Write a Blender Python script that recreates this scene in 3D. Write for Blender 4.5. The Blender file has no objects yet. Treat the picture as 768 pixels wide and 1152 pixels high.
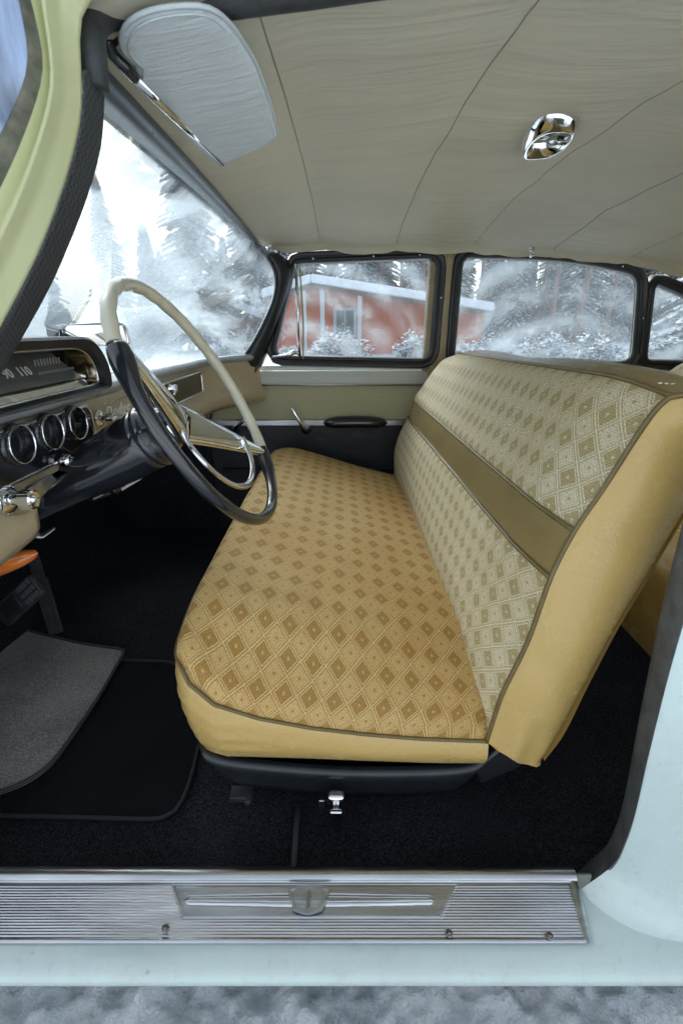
import bpy, bmesh, math, random
from mathutils import Vector, noise, Matrix
PI = math.pi
random.seed(7)
H = 1.15                      # camera height above the snow
F = 512.0; TH = math.atan(210 / F); S_, C_ = math.sin(TH), math.cos(TH)

scene = bpy.context.scene
col = scene.collection

# ------------------------------------------------------------------ measuring helper
def at(px, py, X=None, Y=None, Z=None):
    """3D point on a real plane (X, Y or Z, heights relative to eye level) seen at a place of the photo; used to read sizes off it"""
    a = (px - 384) / F; k = (576 - py) / F
    D = Vector((a, C_ + k * S_, -S_ + k * C_))
    if Y is not None: t = Y / D.y
    elif X is not None: t = X / D.x
    else: t = Z / D.z
    p = D * t
    return Vector((p.x, p.y, p.z + H))
def V(x, y, z): return Vector((x, y, z + H))

# ------------------------------------------------------------------ materials
def nodes(m):
    m.use_nodes = True
    nt = m.node_tree; nt.nodes.clear()
    return nt, nt.nodes, nt.links
def math_n(nt, op, a, b=None, c=None):
    n = nt.nodes.new('ShaderNodeMath'); n.operation = op
    for i, v in enumerate((a, b, c)):
        if v is None: continue
        if isinstance(v, (int, float)): n.inputs[i].default_value = v
        else: nt.links.new(v, n.inputs[i])
    return n.outputs[0]
def ramp(nt, fac, stops, interp='LINEAR'):
    r = nt.nodes.new('ShaderNodeValToRGB'); r.color_ramp.interpolation = interp
    e = r.color_ramp.elements
    while len(e) > 1: e.remove(e[-1])
    e[0].position = stops[0][0]; c = stops[0][1]; e[0].color = (*c, 1) if len(c) == 3 else c
    for p, c in stops[1:]:
        x = e.new(p); x.color = (*c, 1) if len(c) == 3 else c
    if fac is not None: nt.links.new(fac, r.inputs[0])
    return r.outputs[0]
def noise_n(nt, vec, scale, detail=4, rough=.55, dist=0):
    n = nt.nodes.new('ShaderNodeTexNoise'); n.inputs['Scale'].default_value = scale
    n.inputs['Detail'].default_value = detail; n.inputs['Roughness'].default_value = rough
    n.inputs['Distortion'].default_value = dist
    nt.links.new(vec, n.inputs['Vector']); return n.outputs[0]
def mapping(nt, vec, scale=(1, 1, 1), rot=(0, 0, 0), loc=(0, 0, 0)):
    n = nt.nodes.new('ShaderNodeMapping'); n.inputs['Scale'].default_value = scale
    n.inputs['Rotation'].default_value = rot; n.inputs['Location'].default_value = loc
    nt.links.new(vec, n.inputs['Vector']); return n.outputs[0]
def mixc(nt, fac, a, b, blend='MIX'):
    n = nt.nodes.new('ShaderNodeMix'); n.data_type = 'RGBA'; n.blend_type = blend
    for idx, v in ((0, fac), (6, a), (7, b)):
        if isinstance(v, (int, float)): n.inputs[idx].default_value = v
        elif isinstance(v, tuple): n.inputs[idx].default_value = (*v, 1)
        else: nt.links.new(v, n.inputs[idx])
    return n.outputs[2]
def bump(nt, h, strength, dist=.001, normal=None):
    b = nt.nodes.new('ShaderNodeBump'); b.inputs['Strength'].default_value = strength
    b.inputs['Distance'].default_value = dist; nt.links.new(h, b.inputs['Height'])
    if normal is not None: nt.links.new(normal, b.inputs['Normal'])
    return b.outputs[0]
def finish(nt, bs):
    o = nt.nodes.new('ShaderNodeOutputMaterial'); nt.links.new(bs.outputs[0], o.inputs[0])
def tc(nt, which='Object'):
    return nt.nodes.new('ShaderNodeTexCoord').outputs[which]

def mat(name, color, rough=.5, metal=0, var=0., vscale=6, b=0., bscale=400, bdist=.001, sheen=0, coat=0, stretch=(1, 1, 1), rvar=0., spec=.5):
    m = bpy.data.materials.new(name); nt, N, L = nodes(m)
    p = N.new('ShaderNodeBsdfPrincipled')
    p.inputs['Metallic'].default_value = metal; p.inputs['Roughness'].default_value = rough
    p.inputs['Specular IOR Level'].default_value = spec
    v = mapping(nt, tc(nt), stretch)
    if var:
        f = noise_n(nt, v, vscale, 6, .6)
        f2 = ramp(nt, f, [(.3, (0, 0, 0)), (.7, (1, 1, 1))])
        c = mixc(nt, f2, tuple(x * (1 - var) for x in color), tuple(min(1, x * (1 + var)) for x in color))
        L.new(c, p.inputs['Base Color'])
    else: p.inputs['Base Color'].default_value = (*color, 1)
    if rvar:
        f = noise_n(nt, v, vscale * 2.3, 5, .6)
        L.new(math_n(nt, 'MULTIPLY_ADD', f, rvar * 2, rough - rvar), p.inputs['Roughness'])
    if b: L.new(bump(nt, noise_n(nt, v, bscale, 3), b, bdist), p.inputs['Normal'])
    if coat: p.inputs['Coat Weight'].default_value = coat; p.inputs['Coat Roughness'].default_value = .05
    if sheen: p.inputs['Sheen Weight'].default_value = sheen
    finish(nt, p); return m

def brocade(name, light, dark, line, stain, LX, LY, seed=0.):
    """woven diamonds: rows of dark and light diamonds with nested outlines and ribbed threads"""
    m = bpy.data.materials.new(name); nt, N, L = nodes(m)
    uv = tc(nt, 'UV')
    wob = noise_n(nt, uv, 9, 2)
    sep = N.new('ShaderNodeSeparateXYZ'); L.new(uv, sep.inputs[0])
    w = math_n(nt, 'MULTIPLY_ADD', wob, .006, -.003)
    x = math_n(nt, 'DIVIDE', math_n(nt, 'ADD', sep.outputs[0], w), LX)
    y = math_n(nt, 'DIVIDE', math_n(nt, 'ADD', sep.outputs[1], w), LY)
    p = math_n(nt, 'ADD', x, y); q = math_n(nt, 'SUBTRACT', x, y)
    fine = noise_n(nt, uv, 420, 3, .7)
    def cell(v):
        f = math_n(nt, 'FRACT', math_n(nt, 'ADD', v, math_n(nt, 'MULTIPLY_ADD', fine, .05, -.025)))
        return math_n(nt, 'MULTIPLY', math_n(nt, 'ABSOLUTE', math_n(nt, 'SUBTRACT', f, .5)), 2)
    mm = math_n(nt, 'MAXIMUM', cell(p), cell(q))
    par = math_n(nt, 'FLOORED_MODULO', math_n(nt, 'ADD', math_n(nt, 'FLOOR', p), math_n(nt, 'FLOOR', q)), 2)
    mid = tuple((a + b) / 2 for a, b in zip(light, dark))
    d2 = tuple(a * .82 for a in dark)
    gap = tuple(a * .62 + b * .38 for a, b in zip(dark, light))
    cd = ramp(nt, mm, [(0, light), (.13, light), (.17, dark), (.68, dark), (.71, line), (.77, line), (.80, gap), (.92, gap), (.95, line)])
    cl = ramp(nt, mm, [(0, dark), (.14, gap), (.18, light), (.30, light), (.34, mid), (.38, light), (.64, light), (.67, gap), (.70, gap), (.72, line), (.77, line), (.80, gap), (.92, gap), (.95, line)])
    c = mixc(nt, par, cd, cl)
    # ribbed threads
    wv = N.new('ShaderNodeTexWave'); wv.wave_type = 'BANDS'; wv.bands_direction = 'X'; wv.inputs['Scale'].default_value = 88
    wv.inputs['Distortion'].default_value = 1.0; wv.inputs['Detail'].default_value = 1; L.new(uv, wv.inputs['Vector'])
    rib = wv.outputs['Fac']
    inner = math_n(nt, 'LESS_THAN', mm, .70)
    darkcell = math_n(nt, 'MULTIPLY', math_n(nt, 'SUBTRACT', 1, par), inner)
    c = mixc(nt, math_n(nt, 'MULTIPLY', rib, math_n(nt, 'MULTIPLY_ADD', darkcell, .42, .10)), c, tuple(a * .55 + b * .25 for a, b in zip(mid, light)))
    f = ramp(nt, fine, [(.33, (.62,) * 3), (.67, (1.18,) * 3)])
    c = mixc(nt, 1.0, c, f, 'MULTIPLY')
    big = noise_n(nt, mapping(nt, uv, (1, 1, 1), loc=(seed, seed, 0)), 3.2, 5, .6)
    st = ramp(nt, big, [(.42, (0, 0, 0)), (.68, (1, 1, 1))])
    c = mixc(nt, math_n(nt, 'MULTIPLY', st, .6), c, mixc(nt, 1.0, c, stain, 'MULTIPLY'))
    bs = N.new('ShaderNodeBsdfPrincipled'); L.new(c, bs.inputs['Base Color'])
    bs.inputs['Roughness'].default_value = .62; bs.inputs['Sheen Weight'].default_value = .03; bs.inputs['Specular IOR Level'].default_value = .35
    hgt = ramp(nt, mm, [(0, (1, 1, 1)), (.13, (1, 1, 1)), (.18, (.3,) * 3), (.66, (.4,) * 3), (.72, (1, 1, 1)), (.77, (1,) * 3), (.81, (.1,) * 3), (.92, (.1,) * 3), (.96, (1, 1, 1))])
    hh = math_n(nt, 'ADD', math_n(nt, 'MULTIPLY', rib, .6), math_n(nt, 'ADD', hgt, math_n(nt, 'MULTIPLY', fine, .9)))
    n1 = bump(nt, big, .25, .02)
    L.new(bump(nt, hh, .8, .0014, n1), bs.inputs['Normal'])
    finish(nt, bs); return m

def vinyl(name, color, rough=.38, grain=.35, wrinkle=.3, wstretch=(1, 1, 1), var=.12):
    m = bpy.data.materials.new(name); nt, N, L = nodes(m)
    o = tc(nt)
    p = N.new('ShaderNodeBsdfPrincipled')
    f = ramp(nt, noise_n(nt, o, 5, 5, .6), [(.3, (0,) * 3), (.7, (1,) * 3)])
    L.new(mixc(nt, f, tuple(x * (1 - var) for x in color), tuple(x * (1 + var) for x in color)), p.inputs['Base Color'])
    L.new(math_n(nt, 'MULTIPLY_ADD', noise_n(nt, o, 14, 4), .08, rough - .04), p.inputs['Roughness'])
    vo = N.new('ShaderNodeTexVoronoi'); vo.inputs['Scale'].default_value = 330; L.new(o, vo.inputs['Vector'])
    wr = noise_n(nt, mapping(nt, o, wstretch), 16, 4, .5, .6)
    n1 = bump(nt, wr, wrinkle, .012)
    L.new(bump(nt, vo.outputs['Distance'], grain, .0011, n1), p.inputs['Normal'])
    finish(nt, p); return m

def carpet(name, color, spec_c, scale=700, lint=0.0):
    m = bpy.data.materials.new(name); nt, N, L = nodes(m)
    o = tc(nt)
    p = N.new('ShaderNodeBsdfPrincipled'); p.inputs['Roughness'].default_value = .95; p.inputs['Specular IOR Level'].default_value = .15
    n = noise_n(nt, o, scale, 3, .7)
    c = mixc(nt, ramp(nt, n, [(.42, (0,) * 3), (.72, (1,) * 3)]), color, spec_c)
    big = ramp(nt, noise_n(nt, o, 4, 5, .65), [(.35, (.75,) * 3), (.7, (1.25,) * 3)])
    c = mixc(nt, 1.0, c, big, 'MULTIPLY')
    if lint:
        v = N.new('ShaderNodeTexVoronoi'); v.inputs['Scale'].default_value = 34; v.inputs['Randomness'].default_value = 1; L.new(o, v.inputs['Vector'])
        sp = ramp(nt, v.outputs['Distance'], [(.0, (1,) * 3), (.035, (0,) * 3)])
        pick = math_n(nt, 'GREATER_THAN', noise_n(nt, o, 11, 1), .60)
        c = mixc(nt, math_n(nt, 'MULTIPLY', math_n(nt, 'MULTIPLY', sp, pick), lint), c, (.6, .6, .55))
    L.new(c, p.inputs['Base Color'])
    L.new(bump(nt, n, 1.0, .004), p.inputs['Normal'])
    finish(nt, p); return m

def frost_glass(name, amount, film=.07, tint=(.74, .80, .83), arcs=3.0, seed=0., center=(0, 0, 0)):
    """thin window glass: clear, with a grey film of frost wiped in arcs"""
    m = bpy.data.materials.new(name); nt, N, L = nodes(m)
    o = tc(nt)
    mp = mapping(nt, o, (1, 1, 1), loc=(seed, 0, seed * .7))
    wv = N.new('ShaderNodeTexWave'); wv.wave_type = 'RINGS'; wv.rings_direction = 'Y'; wv.inputs['Scale'].default_value = arcs
    wv.inputs['Distortion'].default_value = 2.2; wv.inputs['Detail'].default_value = 5; wv.inputs['Detail Scale'].default_value = 1.6
    wv.inputs['Detail Roughness'].default_value = .72
    L.new(mapping(nt, o, (1, 1, 1), loc=center), wv.inputs['Vector'])
    n1 = noise_n(nt, mp, 4.5, 6, .62, .8)
    n2 = noise_n(nt, mapping(nt, mp, (1, 1, 5)), 9, 6, .7)
    n3 = noise_n(nt, mapping(nt, mp, (6, 1, 1)), 14, 4, .7)
    streak = math_n(nt, 'MULTIPLY', wv.outputs['Fac'], n2)
    zone = ramp(nt, n1, [(.36, (0,) * 3), (.60, (1,) * 3)])
    f = math_n(nt, 'ADD', math_n(nt, 'MULTIPLY', zone, math_n(nt, 'MULTIPLY_ADD', streak, 1.5, .12)), math_n(nt, 'MULTIPLY', n3, .16))
    f = math_n(nt, 'MULTIPLY', f, amount)
    f = math_n(nt, 'MINIMUM', math_n(nt, 'ADD', f, film), .85)
    tr = N.new('ShaderNodeBsdfTransparent'); tr.inputs[0].default_value = (*tint, 1)
    df = N.new('ShaderNodeBsdfDiffuse'); df.inputs[0].default_value = (.36, .43, .47, 1)
    tl = N.new('ShaderNodeBsdfTranslucent'); tl.inputs[0].default_value = (.38, .47, .53, 1)
    a1 = N.new('ShaderNodeMixShader'); a1.inputs[0].default_value = .55; L.new(df.outputs[0], a1.inputs[1]); L.new(tl.outputs[0], a1.inputs[2])
    gl = N.new('ShaderNodeBsdfGlossy'); gl.inputs[0].default_value = (1, 1, 1, 1); gl.inputs['Roughness'].default_value = .03
    fr = N.new('ShaderNodeFresnel'); fr.inputs['IOR'].default_value = 1.45
    a0 = N.new('ShaderNodeMixShader'); L.new(math_n(nt, 'MULTIPLY', fr.outputs[0], .8), a0.inputs[0]); L.new(tr.outputs[0], a0.inputs[1]); L.new(gl.outputs[0], a0.inputs[2])
    a2 = N.new('ShaderNodeMixShader'); L.new(f, a2.inputs[0]); L.new(a0.outputs[0], a2.inputs[1]); L.new(a1.outputs[0], a2.inputs[2])
    finish(nt, a2); return m

def headliner_mat():
    m = bpy.data.materials.new('headliner_cloth'); nt, N, L = nodes(m)
    o = tc(nt); p = N.new('ShaderNodeBsdfPrincipled'); p.inputs['Roughness'].default_value = .62; p.inputs['Specular IOR Level'].default_value = .3
    f = ramp(nt, noise_n(nt, o, 3, 5, .6), [(.3, (0,) * 3), (.7, (1,) * 3)])
    L.new(mixc(nt, f, (.60, .575, .45), (.67, .64, .50)), p.inputs['Base Color'])
    w1 = noise_n(nt, mapping(nt, o, (2.2, 13, 1)), 1.0, 4, .55, .5)
    w2 = noise_n(nt, mapping(nt, o, (3.0, 30, 1), rot=(0, 0, .15)), 1.4, 3, .5, .8)
    n1 = bump(nt, w1, .32, .03); n2 = bump(nt, w2, .0, .012, n1)
    L.new(bump(nt, noise_n(nt, o, 500, 2), .25, .0007, n2), p.inputs['Normal'])
    finish(nt, p); return m

def lines_mat(name, color, axis, freq, amp=.35, rough=.55, dark=.75, b=.4):
    m = bpy.data.materials.new(name); nt, N, L = nodes(m)
    o = tc(nt); p = N.new('ShaderNodeBsdfPrincipled'); p.inputs['Roughness'].default_value = rough
    s = [.25, .25, .25]; s['XYZ'.index(axis)] = freq
    n = noise_n(nt, mapping(nt, o, tuple(s)), 1.0, 5, .75)
    c = mixc(nt, ramp(nt, n, [(.35, (0,) * 3), (.65, (1,) * 3)]), tuple(a * dark for a in color), color)
    L.new(c, p.inputs['Base Color'])
    L.new(bump(nt, n, b, .002), p.inputs['Normal'])
    finish(nt, p); return m

def paint(name, color, dirt=(.2, .19, .15), dirty=.35, rough=.28):
    m = bpy.data.materials.new(name); nt, N, L = nodes(m)
    o = tc(nt); p = N.new('ShaderNodeBsdfPrincipled')
    a = noise_n(nt, o, 3.5, 8, .7); b = noise_n(nt, o, 60, 4, .7)
    sp = ramp(nt, noise_n(nt, o, 42, 3, .5), [(.70, (0,) * 3), (.76, (1,) * 3)])
    c = mixc(nt, ramp(nt, a, [(.35, (0,) * 3), (.8, (1,) * 3)]), color, tuple(x * .82 for x in color))
    c = mixc(nt, math_n(nt, 'MULTIPLY', ramp(nt, b, [(.55, (0,) * 3), (.8, (1,) * 3)]), dirty * .5), c, dirt)
    c = mixc(nt, math_n(nt, 'MULTIPLY', sp, dirty), c, dirt)
    L.new(c, p.inputs['Base Color'])
    L.new(math_n(nt, 'MULTIPLY_ADD', a, .3, rough - .1), p.inputs['Roughness'])
    p.inputs['Coat Weight'].default_value = .4; p.inputs['Coat Roughness'].default_value = .12
    n1 = bump(nt, noise_n(nt, o, 7, 3), .25, .012)
    L.new(bump(nt, noise_n(nt, o, 160, 3), .08, .001, n1), p.inputs['Normal'])
    finish(nt, p); return m

M = {}
M['seat'] = brocade('seat_brocade', (.68, .47, .185), (.42, .235, .045), (.80, .59, .27), (.86, .69, .42), .046, .057, 1.3)
M['back'] = brocade('backrest_brocade', (.70, .63, .44), (.42, .345, .145), (.78, .72, .52), (.88, .82, .64), .049, .049, 4.1)
M['gold'] = vinyl('gold_vinyl', (.49, .34, .115), .27, .22, .07, (.5, .5, 1.2), .02)
M['bronze'] = vinyl('bronze_vinyl', (.23, .175, .072), .22, .25, .08)
M['piping'] = mat('piping_vinyl', (.13, .095, .03), .35, var=.15, vscale=40, b=.3, bscale=500)
M['headliner'] = headliner_mat()
M['seam'] = mat('seam_thread', (.30, .29, .23), .8)
M['black'] = mat('black_enamel', (.012, .014, .018), .16, var=.3, vscale=12, coat=.6, rvar=.06)
M['black_satin'] = mat('black_satin_paint', (.018, .021, .025), .34, var=.35, vscale=20, rvar=.12, b=.15, bscale=90)
M['grey_blue'] = mat('blue_grey_painted_metal', (.055, .080, .105), .30, var=.2, vscale=14, rvar=.08, b=.1, bscale=60)
M['rubber'] = mat('rubber', (.030, .034, .036), .6, var=.4, vscale=30, b=.5, bscale=160, bdist=.002)
M['chrome'] = mat('chrome', (.82, .84, .86), .07, 1, rvar=.05, vscale=25)
M['alu'] = mat('brushed_aluminium', (.50, .53, .55), .33, 1, var=.25, vscale=5, stretch=(1, 14, 14), rvar=.12, b=.15, bscale=60)
M['ivory'] = mat('ivory_plastic', (.60, .57, .43), .25, var=.08, vscale=20, coat=.4)
M['tan'] = mat('tan_painted_metal', (.50, .41, .26), .30, var=.10, vscale=9, coat=.3, rvar=.08)
M['tan_post'] = mat('tan_post_paint', (.36, .29, .17), .40, var=.14, vscale=7, rvar=.1)
M['carpet'] = carpet('black_carpet', (.006, .007, .010), (.055, .062, .075), 330, .5)
M['carpet2'] = carpet('black_mat_pile', (.006, .0075, .010), (.026, .030, .037), 700, .8)
M['greymat'] = carpet('grey_mat_pile', (.22, .22, .22), (.58, .58, .56), 300, .15)
M['matedge'] = mat('mat_binding', (.040, .045, .050), .7, b=.6, bscale=500)
M['blackvinyl'] = vinyl('black_vinyl', (.014, .017, .024), .42, .4, .25)
M['doorcloth'] = lines_mat('door_cloth', (.54, .52, .33), 'Z', 260, rough=.7, dark=.78)
M['doortop'] = lines_mat('door_top_trim', (.58, .60, .54), 'Z', 120, rough=.35, dark=.85, b=.2)
M['visor'] = vinyl('visor_vinyl', (.64, .72, .74), .42, .25, .28, (.5, 5, 1), .05)
M['mint'] = paint('mint_paint', (.53, .645, .62), dirty=.4, rough=.16)
M['green'] = paint('green_paint', (.50, .53, .285), dirty=.12)
M['darkface'] = mat('gauge_face', (.22, .23, .20), .35, coat=.8, var=.3)
M['speedface'] = mat('speedometer_face', (.10, .115, .115), .3, var=.4, vscale=18, coat=.8)
M['print'] = mat('white_print', (.75, .78, .75), .5)
M['red'] = mat('red_enamel', (.5, .03, .02), .4)
M['orange'] = mat('orange_lacquered_wood', (.62, .17, .025), .25, var=.3, vscale=6, stretch=(2, 2, 30), coat=.7)
M['mirror'] = mat('mirror_glass', (.8, .83, .85), .02, 1)
M['ws_glass'] = frost_glass('windscreen_glass', .80, film=.08, tint=(.62, .70, .74), arcs=2.2, seed=2.0, center=(.1, 0, .35))
M['w1_glass'] = frost_glass('door_glass', .58, film=.02, arcs=2.6, seed=5.0, center=(.25, 0, .35))
M['w2_glass'] = frost_glass('rear_door_glass', .50, film=.14, arcs=2.6, seed=9.0, center=(-.1, 0, .45))
M['sky_streaked_glass'] = mat('sky_streaked_glass', (.22, .30, .44), .12, .3, var=.6, vscale=3, stretch=(18, 18, 2), coat=.8, rvar=.08)  # blue streaks paint the reflected sky into the glass colour
def snow_mat():
    m = bpy.data.materials.new('snow'); nt, N, L = nodes(m); o = tc(nt)
    p = N.new('ShaderNodeBsdfPrincipled'); p.inputs['Roughness'].default_value = .8
    a = noise_n(nt, o, 5, 8, .65)
    L.new(mixc(nt, ramp(nt, a, [(.3, (0,) * 3), (.6, (1,) * 3)]), (.52, .59, .66), (.74, .79, .84)), p.inputs['Base Color'])
    n1 = bump(nt, a, .6, .05)
    L.new(bump(nt, noise_n(nt, o, 70, 5, .7), .5, .01, n1), p.inputs['Normal'])
    finish(nt, p); return m
M['snow'] = snow_mat()
def icy_mat():
    m = bpy.data.materials.new('trodden_ice'); nt, N, L = nodes(m); o = tc(nt)
    p = N.new('ShaderNodeBsdfPrincipled'); p.inputs['Roughness'].default_value = .45
    a = noise_n(nt, o, 14, 8, .7); s = ramp(nt, noise_n(nt, mapping(nt, o, (1, 1.5, 1)), 9, 5, .6), [(.68, (0,) * 3), (.74, (1,) * 3)])
    c = mixc(nt, ramp(nt, a, [(.35, (0,) * 3), (.62, (1,) * 3)]), (.66, .72, .78), (.92, .95, .97))
    L.new(mixc(nt, s, c, (.03, .035, .04)), p.inputs['Base Color'])
    L.new(bump(nt, noise_n(nt, o, 90, 6, .75), .8, .008, bump(nt, a, 1.0, .05)), p.inputs['Normal'])
    finish(nt, p); return m
M['ice'] = icy_mat()
M['needles'] = mat('spruce_needles', (.065, .095, .105), .8, var=.4, vscale=3)
M['treesnow'] = mat('snow_on_boughs', (.70, .75, .80), .8, var=.1, vscale=4)
M['bark'] = mat('bark', (.12, .085, .07), .9, var=.4, vscale=8)
M['pinebark'] = mat('pine_bark', (.19, .12, .09), .9, var=.4, vscale=5)
M['redwood'] = lines_mat('red_board_cladding', (.60, .115, .015), 'X', 40, rough=.8, dark=.6)
M['whitetrim'] = mat('white_trim_paint', (.42, .45, .47), .6)
M['paneglass'] = mat('cabin_window_glass', (.07, .09, .10), .1)

# ------------------------------------------------------------------ mesh helpers
WL = {}     # world location of every parent
def link(name, verts, faces, m, parent=None, smooth=True, uvs=None, angle=None, origin=None, solid=0, bevel=0, bseg=2, mats=None, fmat=None):
    n = len(verts)
    if origin is None:
        origin = Vector((sum(v[0] for v in verts) / n, sum(v[1] for v in verts) / n, sum(v[2] for v in verts) / n))
    me = bpy.data.meshes.new(name)
    me.from_pydata([(v[0] - origin.x, v[1] - origin.y, v[2] - origin.z) for v in verts], [], faces)
    for mm in (mats or [m]): me.materials.append(mm)
    if fmat:
        for i, pl in enumerate(me.polygons): pl.material_index = fmat[i]
    if uvs:
        uvl = me.uv_layers.new(name='UVMap')
        for lp in me.loops: uvl.data[lp.index].uv = uvs[lp.vertex_index]
    bm = bmesh.new(); bm.from_mesh(me)
    bmesh.ops.recalc_face_normals(bm, faces=bm.faces)
    bm.to_mesh(me); bm.free()
    for pl in me.polygons: pl.use_smooth = smooth
    if angle is not None:
        for pl in me.polygons: pl.use_smooth = True
        me.set_sharp_from_angle(angle=math.radians(angle))
    o = bpy.data.objects.new(name, me); col.objects.link(o)
    if parent is not None:
        o.parent = parent; o.location = origin - WL[parent.name]
    else: o.location = origin
    WL[o.name] = origin.copy()
    if bevel:
        b = o.modifiers.new('bevel', 'BEVEL'); b.width = bevel; b.segments = bseg; b.limit_method = 'ANGLE'; b.harden_normals = False
        for pl in me.polygons: pl.use_smooth = True
        me.set_sharp_from_angle(angle=math.radians(35))
    if solid:
        s = o.modifiers.new('thickness', 'SOLIDIFY'); s.thickness = abs(solid); s.offset = 1 if solid > 0 else -1
    return o
def thing(name, loc, label, cat, group=None):
    o = bpy.data.objects.new(name, None); col.objects.link(o); o.location = loc; o.empty_display_size = .2
    WL[o.name] = Vector(loc); tag(o, label, cat, group); return o
def tag(o, label=None, cat=None, group=None, kind=None):
    if label: o['label'] = label
    if cat: o['category'] = cat
    if group: o['group'] = group
    if kind: o['kind'] = kind
    return o
class MB:
    def __init__(s): s.v = []; s.f = []; s.mi = []
    def add(s, verts, faces, mi=0):
        b = len(s.v); s.v += [Vector(v) for v in verts]; s.f += [tuple(i + b for i in f) for f in faces]; s.mi += [mi] * len(faces)
    def box(s, c, d, R=None, mi=0):
        vs = [Vector((x * d[0] / 2, y * d[1] / 2, z * d[2] / 2)) for x in (-1, 1) for y in (-1, 1) for z in (-1, 1)]
        if R is not None: vs = [R @ v for v in vs]
        s.add([v + Vector(c) for v in vs], [(0, 1, 3, 2), (4, 6, 7, 5), (0, 4, 5, 1), (2, 3, 7, 6), (0, 2, 6, 4), (1, 5, 7, 3)], mi)
    def grid(s, rows, cu=False, cv=False, mi=0):
        n, m = len(rows), len(rows[0]); vs = [p for r in rows for p in r]; fs = []
        for i in range(n if cu else n - 1):
            for j in range(m if cv else m - 1):
                a, b = i, (i + 1) % n; c, d = j, (j + 1) % m
                fs.append((a * m + c, a * m + d, b * m + d, b * m + c))
        s.add(vs, fs, mi)
    def tube(s, path, r, seg=10, closed=False, cap=True, mi=0, flat=None):
        path = [Vector(p) for p in path]; n = len(path)
        rs = r if isinstance(r, (list, tuple)) else [r] * n
        rows = []; up = None
        for i, p in enumerate(path):
            if closed: t = (path[(i + 1) % n] - path[i - 1])
            else: t = path[min(i + 1, n - 1)] - path[max(i - 1, 0)]
            t.normalize()
            if up is None:
                up = Vector((0, 0, 1)) if abs(t.z) < .9 else Vector((1, 0, 0))
            a = t.cross(up).normalized(); up = a.cross(t).normalized()
            fa, fb = flat if flat else (1, 1)
            rows.append([p + (a * math.cos(2 * PI * k / seg) * fa + up * math.sin(2 * PI * k / seg) * fb) * rs[i] for k in range(seg)])
        base = len(s.v)
        s.grid(rows, cu=closed, cv=True, mi=mi)
        if cap and not closed:
            s.f.append(tuple(base + k for k in range(seg))); s.mi.append(mi)
            s.f.append(tuple(base + (n - 1) * seg + k for k in reversed(range(seg)))); s.mi.append(mi)
    def lathe(s, c, axis, prof, seg=24, mi=0):
        """prof: list of (distance along axis, radius)"""
        axis = Vector(axis).normalized(); a = axis.orthogonal().normalized(); b = axis.cross(a)
        rows = [[Vector(c) + axis * h + (a * math.cos(2 * PI * k / seg) + b * math.sin(2 * PI * k / seg)) * max(r, 1e-5) for k in range(seg)] for h, r in prof]
        s.grid(rows, cv=True, mi=mi)
    def prism(s, pts, vec, mi=0):
        n = len(pts); vec = Vector(vec)
        s.add([Vector(p) for p in pts] + [Vector(p) + vec for p in pts],
              [tuple(range(n)), tuple(range(2 * n - 1, n - 1, -1))] + [(i, (i + 1) % n, (i + 1) % n + n, i + n) for i in range(n)], mi)
    def build(s, name, m, parent=None, **k):
        if len(set(s.mi)) > 1 and 'mats' in k: k['fmat'] = s.mi
        return link(name, s.v, s.f, m, parent, **k)
def cr(pts, n=8, closed=False):
    """Catmull-Rom through points"""
    pts = [Vector(p) for p in pts]; out = []; N = len(pts)
    for i in range(N if closed else N - 1):
        p1, p2 = pts[i], pts[(i + 1) % N]
        p0 = pts[i - 1] if (i > 0 or closed) else p1 * 2 - p2
        p3 = pts[(i + 2) % N] if (i + 2 < N or closed) else p2 * 2 - p1
        for k in range(n):
            t = k / n
            out.append(.5 * ((2 * p1) + (p2 - p0) * t + (2 * p0 - 5 * p1 + 4 * p2 - p3) * t * t + (3 * p1 - p0 - 3 * p2 + p3) * t ** 3))
    if not closed: out.append(pts[-1])
    return out
def resample(pts, n, closed=False):
    P = [Vector(p) for p in pts]
    if closed: P = P + [P[0]]
    L = [0]
    for a, b in zip(P, P[1:]): L.append(L[-1] + (b - a).length)
    out = []; j = 0; m = n if closed else n - 1
    for i in range(n):
        t = L[-1] * i / m
        while j < len(L) - 2 and L[j + 1] < t: j += 1
        d = L[j + 1] - L[j]
        out.append(P[j].lerp(P[j + 1], 0 if d < 1e-9 else (t - L[j]) / d))
    return out
def rounded(poly, rad, seg=6):
    """polygon with rounded corners (points on one plane); rad number or list"""
    n = len(poly); out = []
    for i in range(n):
        p = Vector(poly[i]); a = Vector(poly[i - 1]) - p; b = Vector(poly[(i + 1) % n]) - p
        r = rad[i] if isinstance(rad, (list, tuple)) else rad
        la, lb = min(r, a.length * .48), min(r, b.length * .48)
        pa, pb = p + a.normalized() * la, p + b.normalized() * lb
        for k in range(seg + 1):
            t = k / seg; out.append(pa * (1 - t) ** 2 + p * 2 * t * (1 - t) + pb * t * t)
    return out
def offset_loop(loop, nrm, d):
    nrm = Vector(nrm); n = len(loop); out = []
    for i in range(n):
        t = (loop[(i + 1) % n] - loop[i - 1]).normalized()
        out.append(loop[i] + t.cross(nrm).normalized() * d)
    return out
def frame_ring(loop, prof, nrm=(0, 1, 0)):
    """loft round a loop: prof list of (outward offset, shift along nrm)"""
    area = Vector((0, 0, 0))
    for i in range(len(loop)): area += loop[i - 1].cross(loop[i])
    sg = 1 if area.dot(Vector(nrm)) > 0 else -1
    rows = []
    for off, dy in prof:
        L = offset_loop(loop, nrm, off * sg); rows.append([p + Vector(nrm) * dy for p in L])
    return rows
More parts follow.
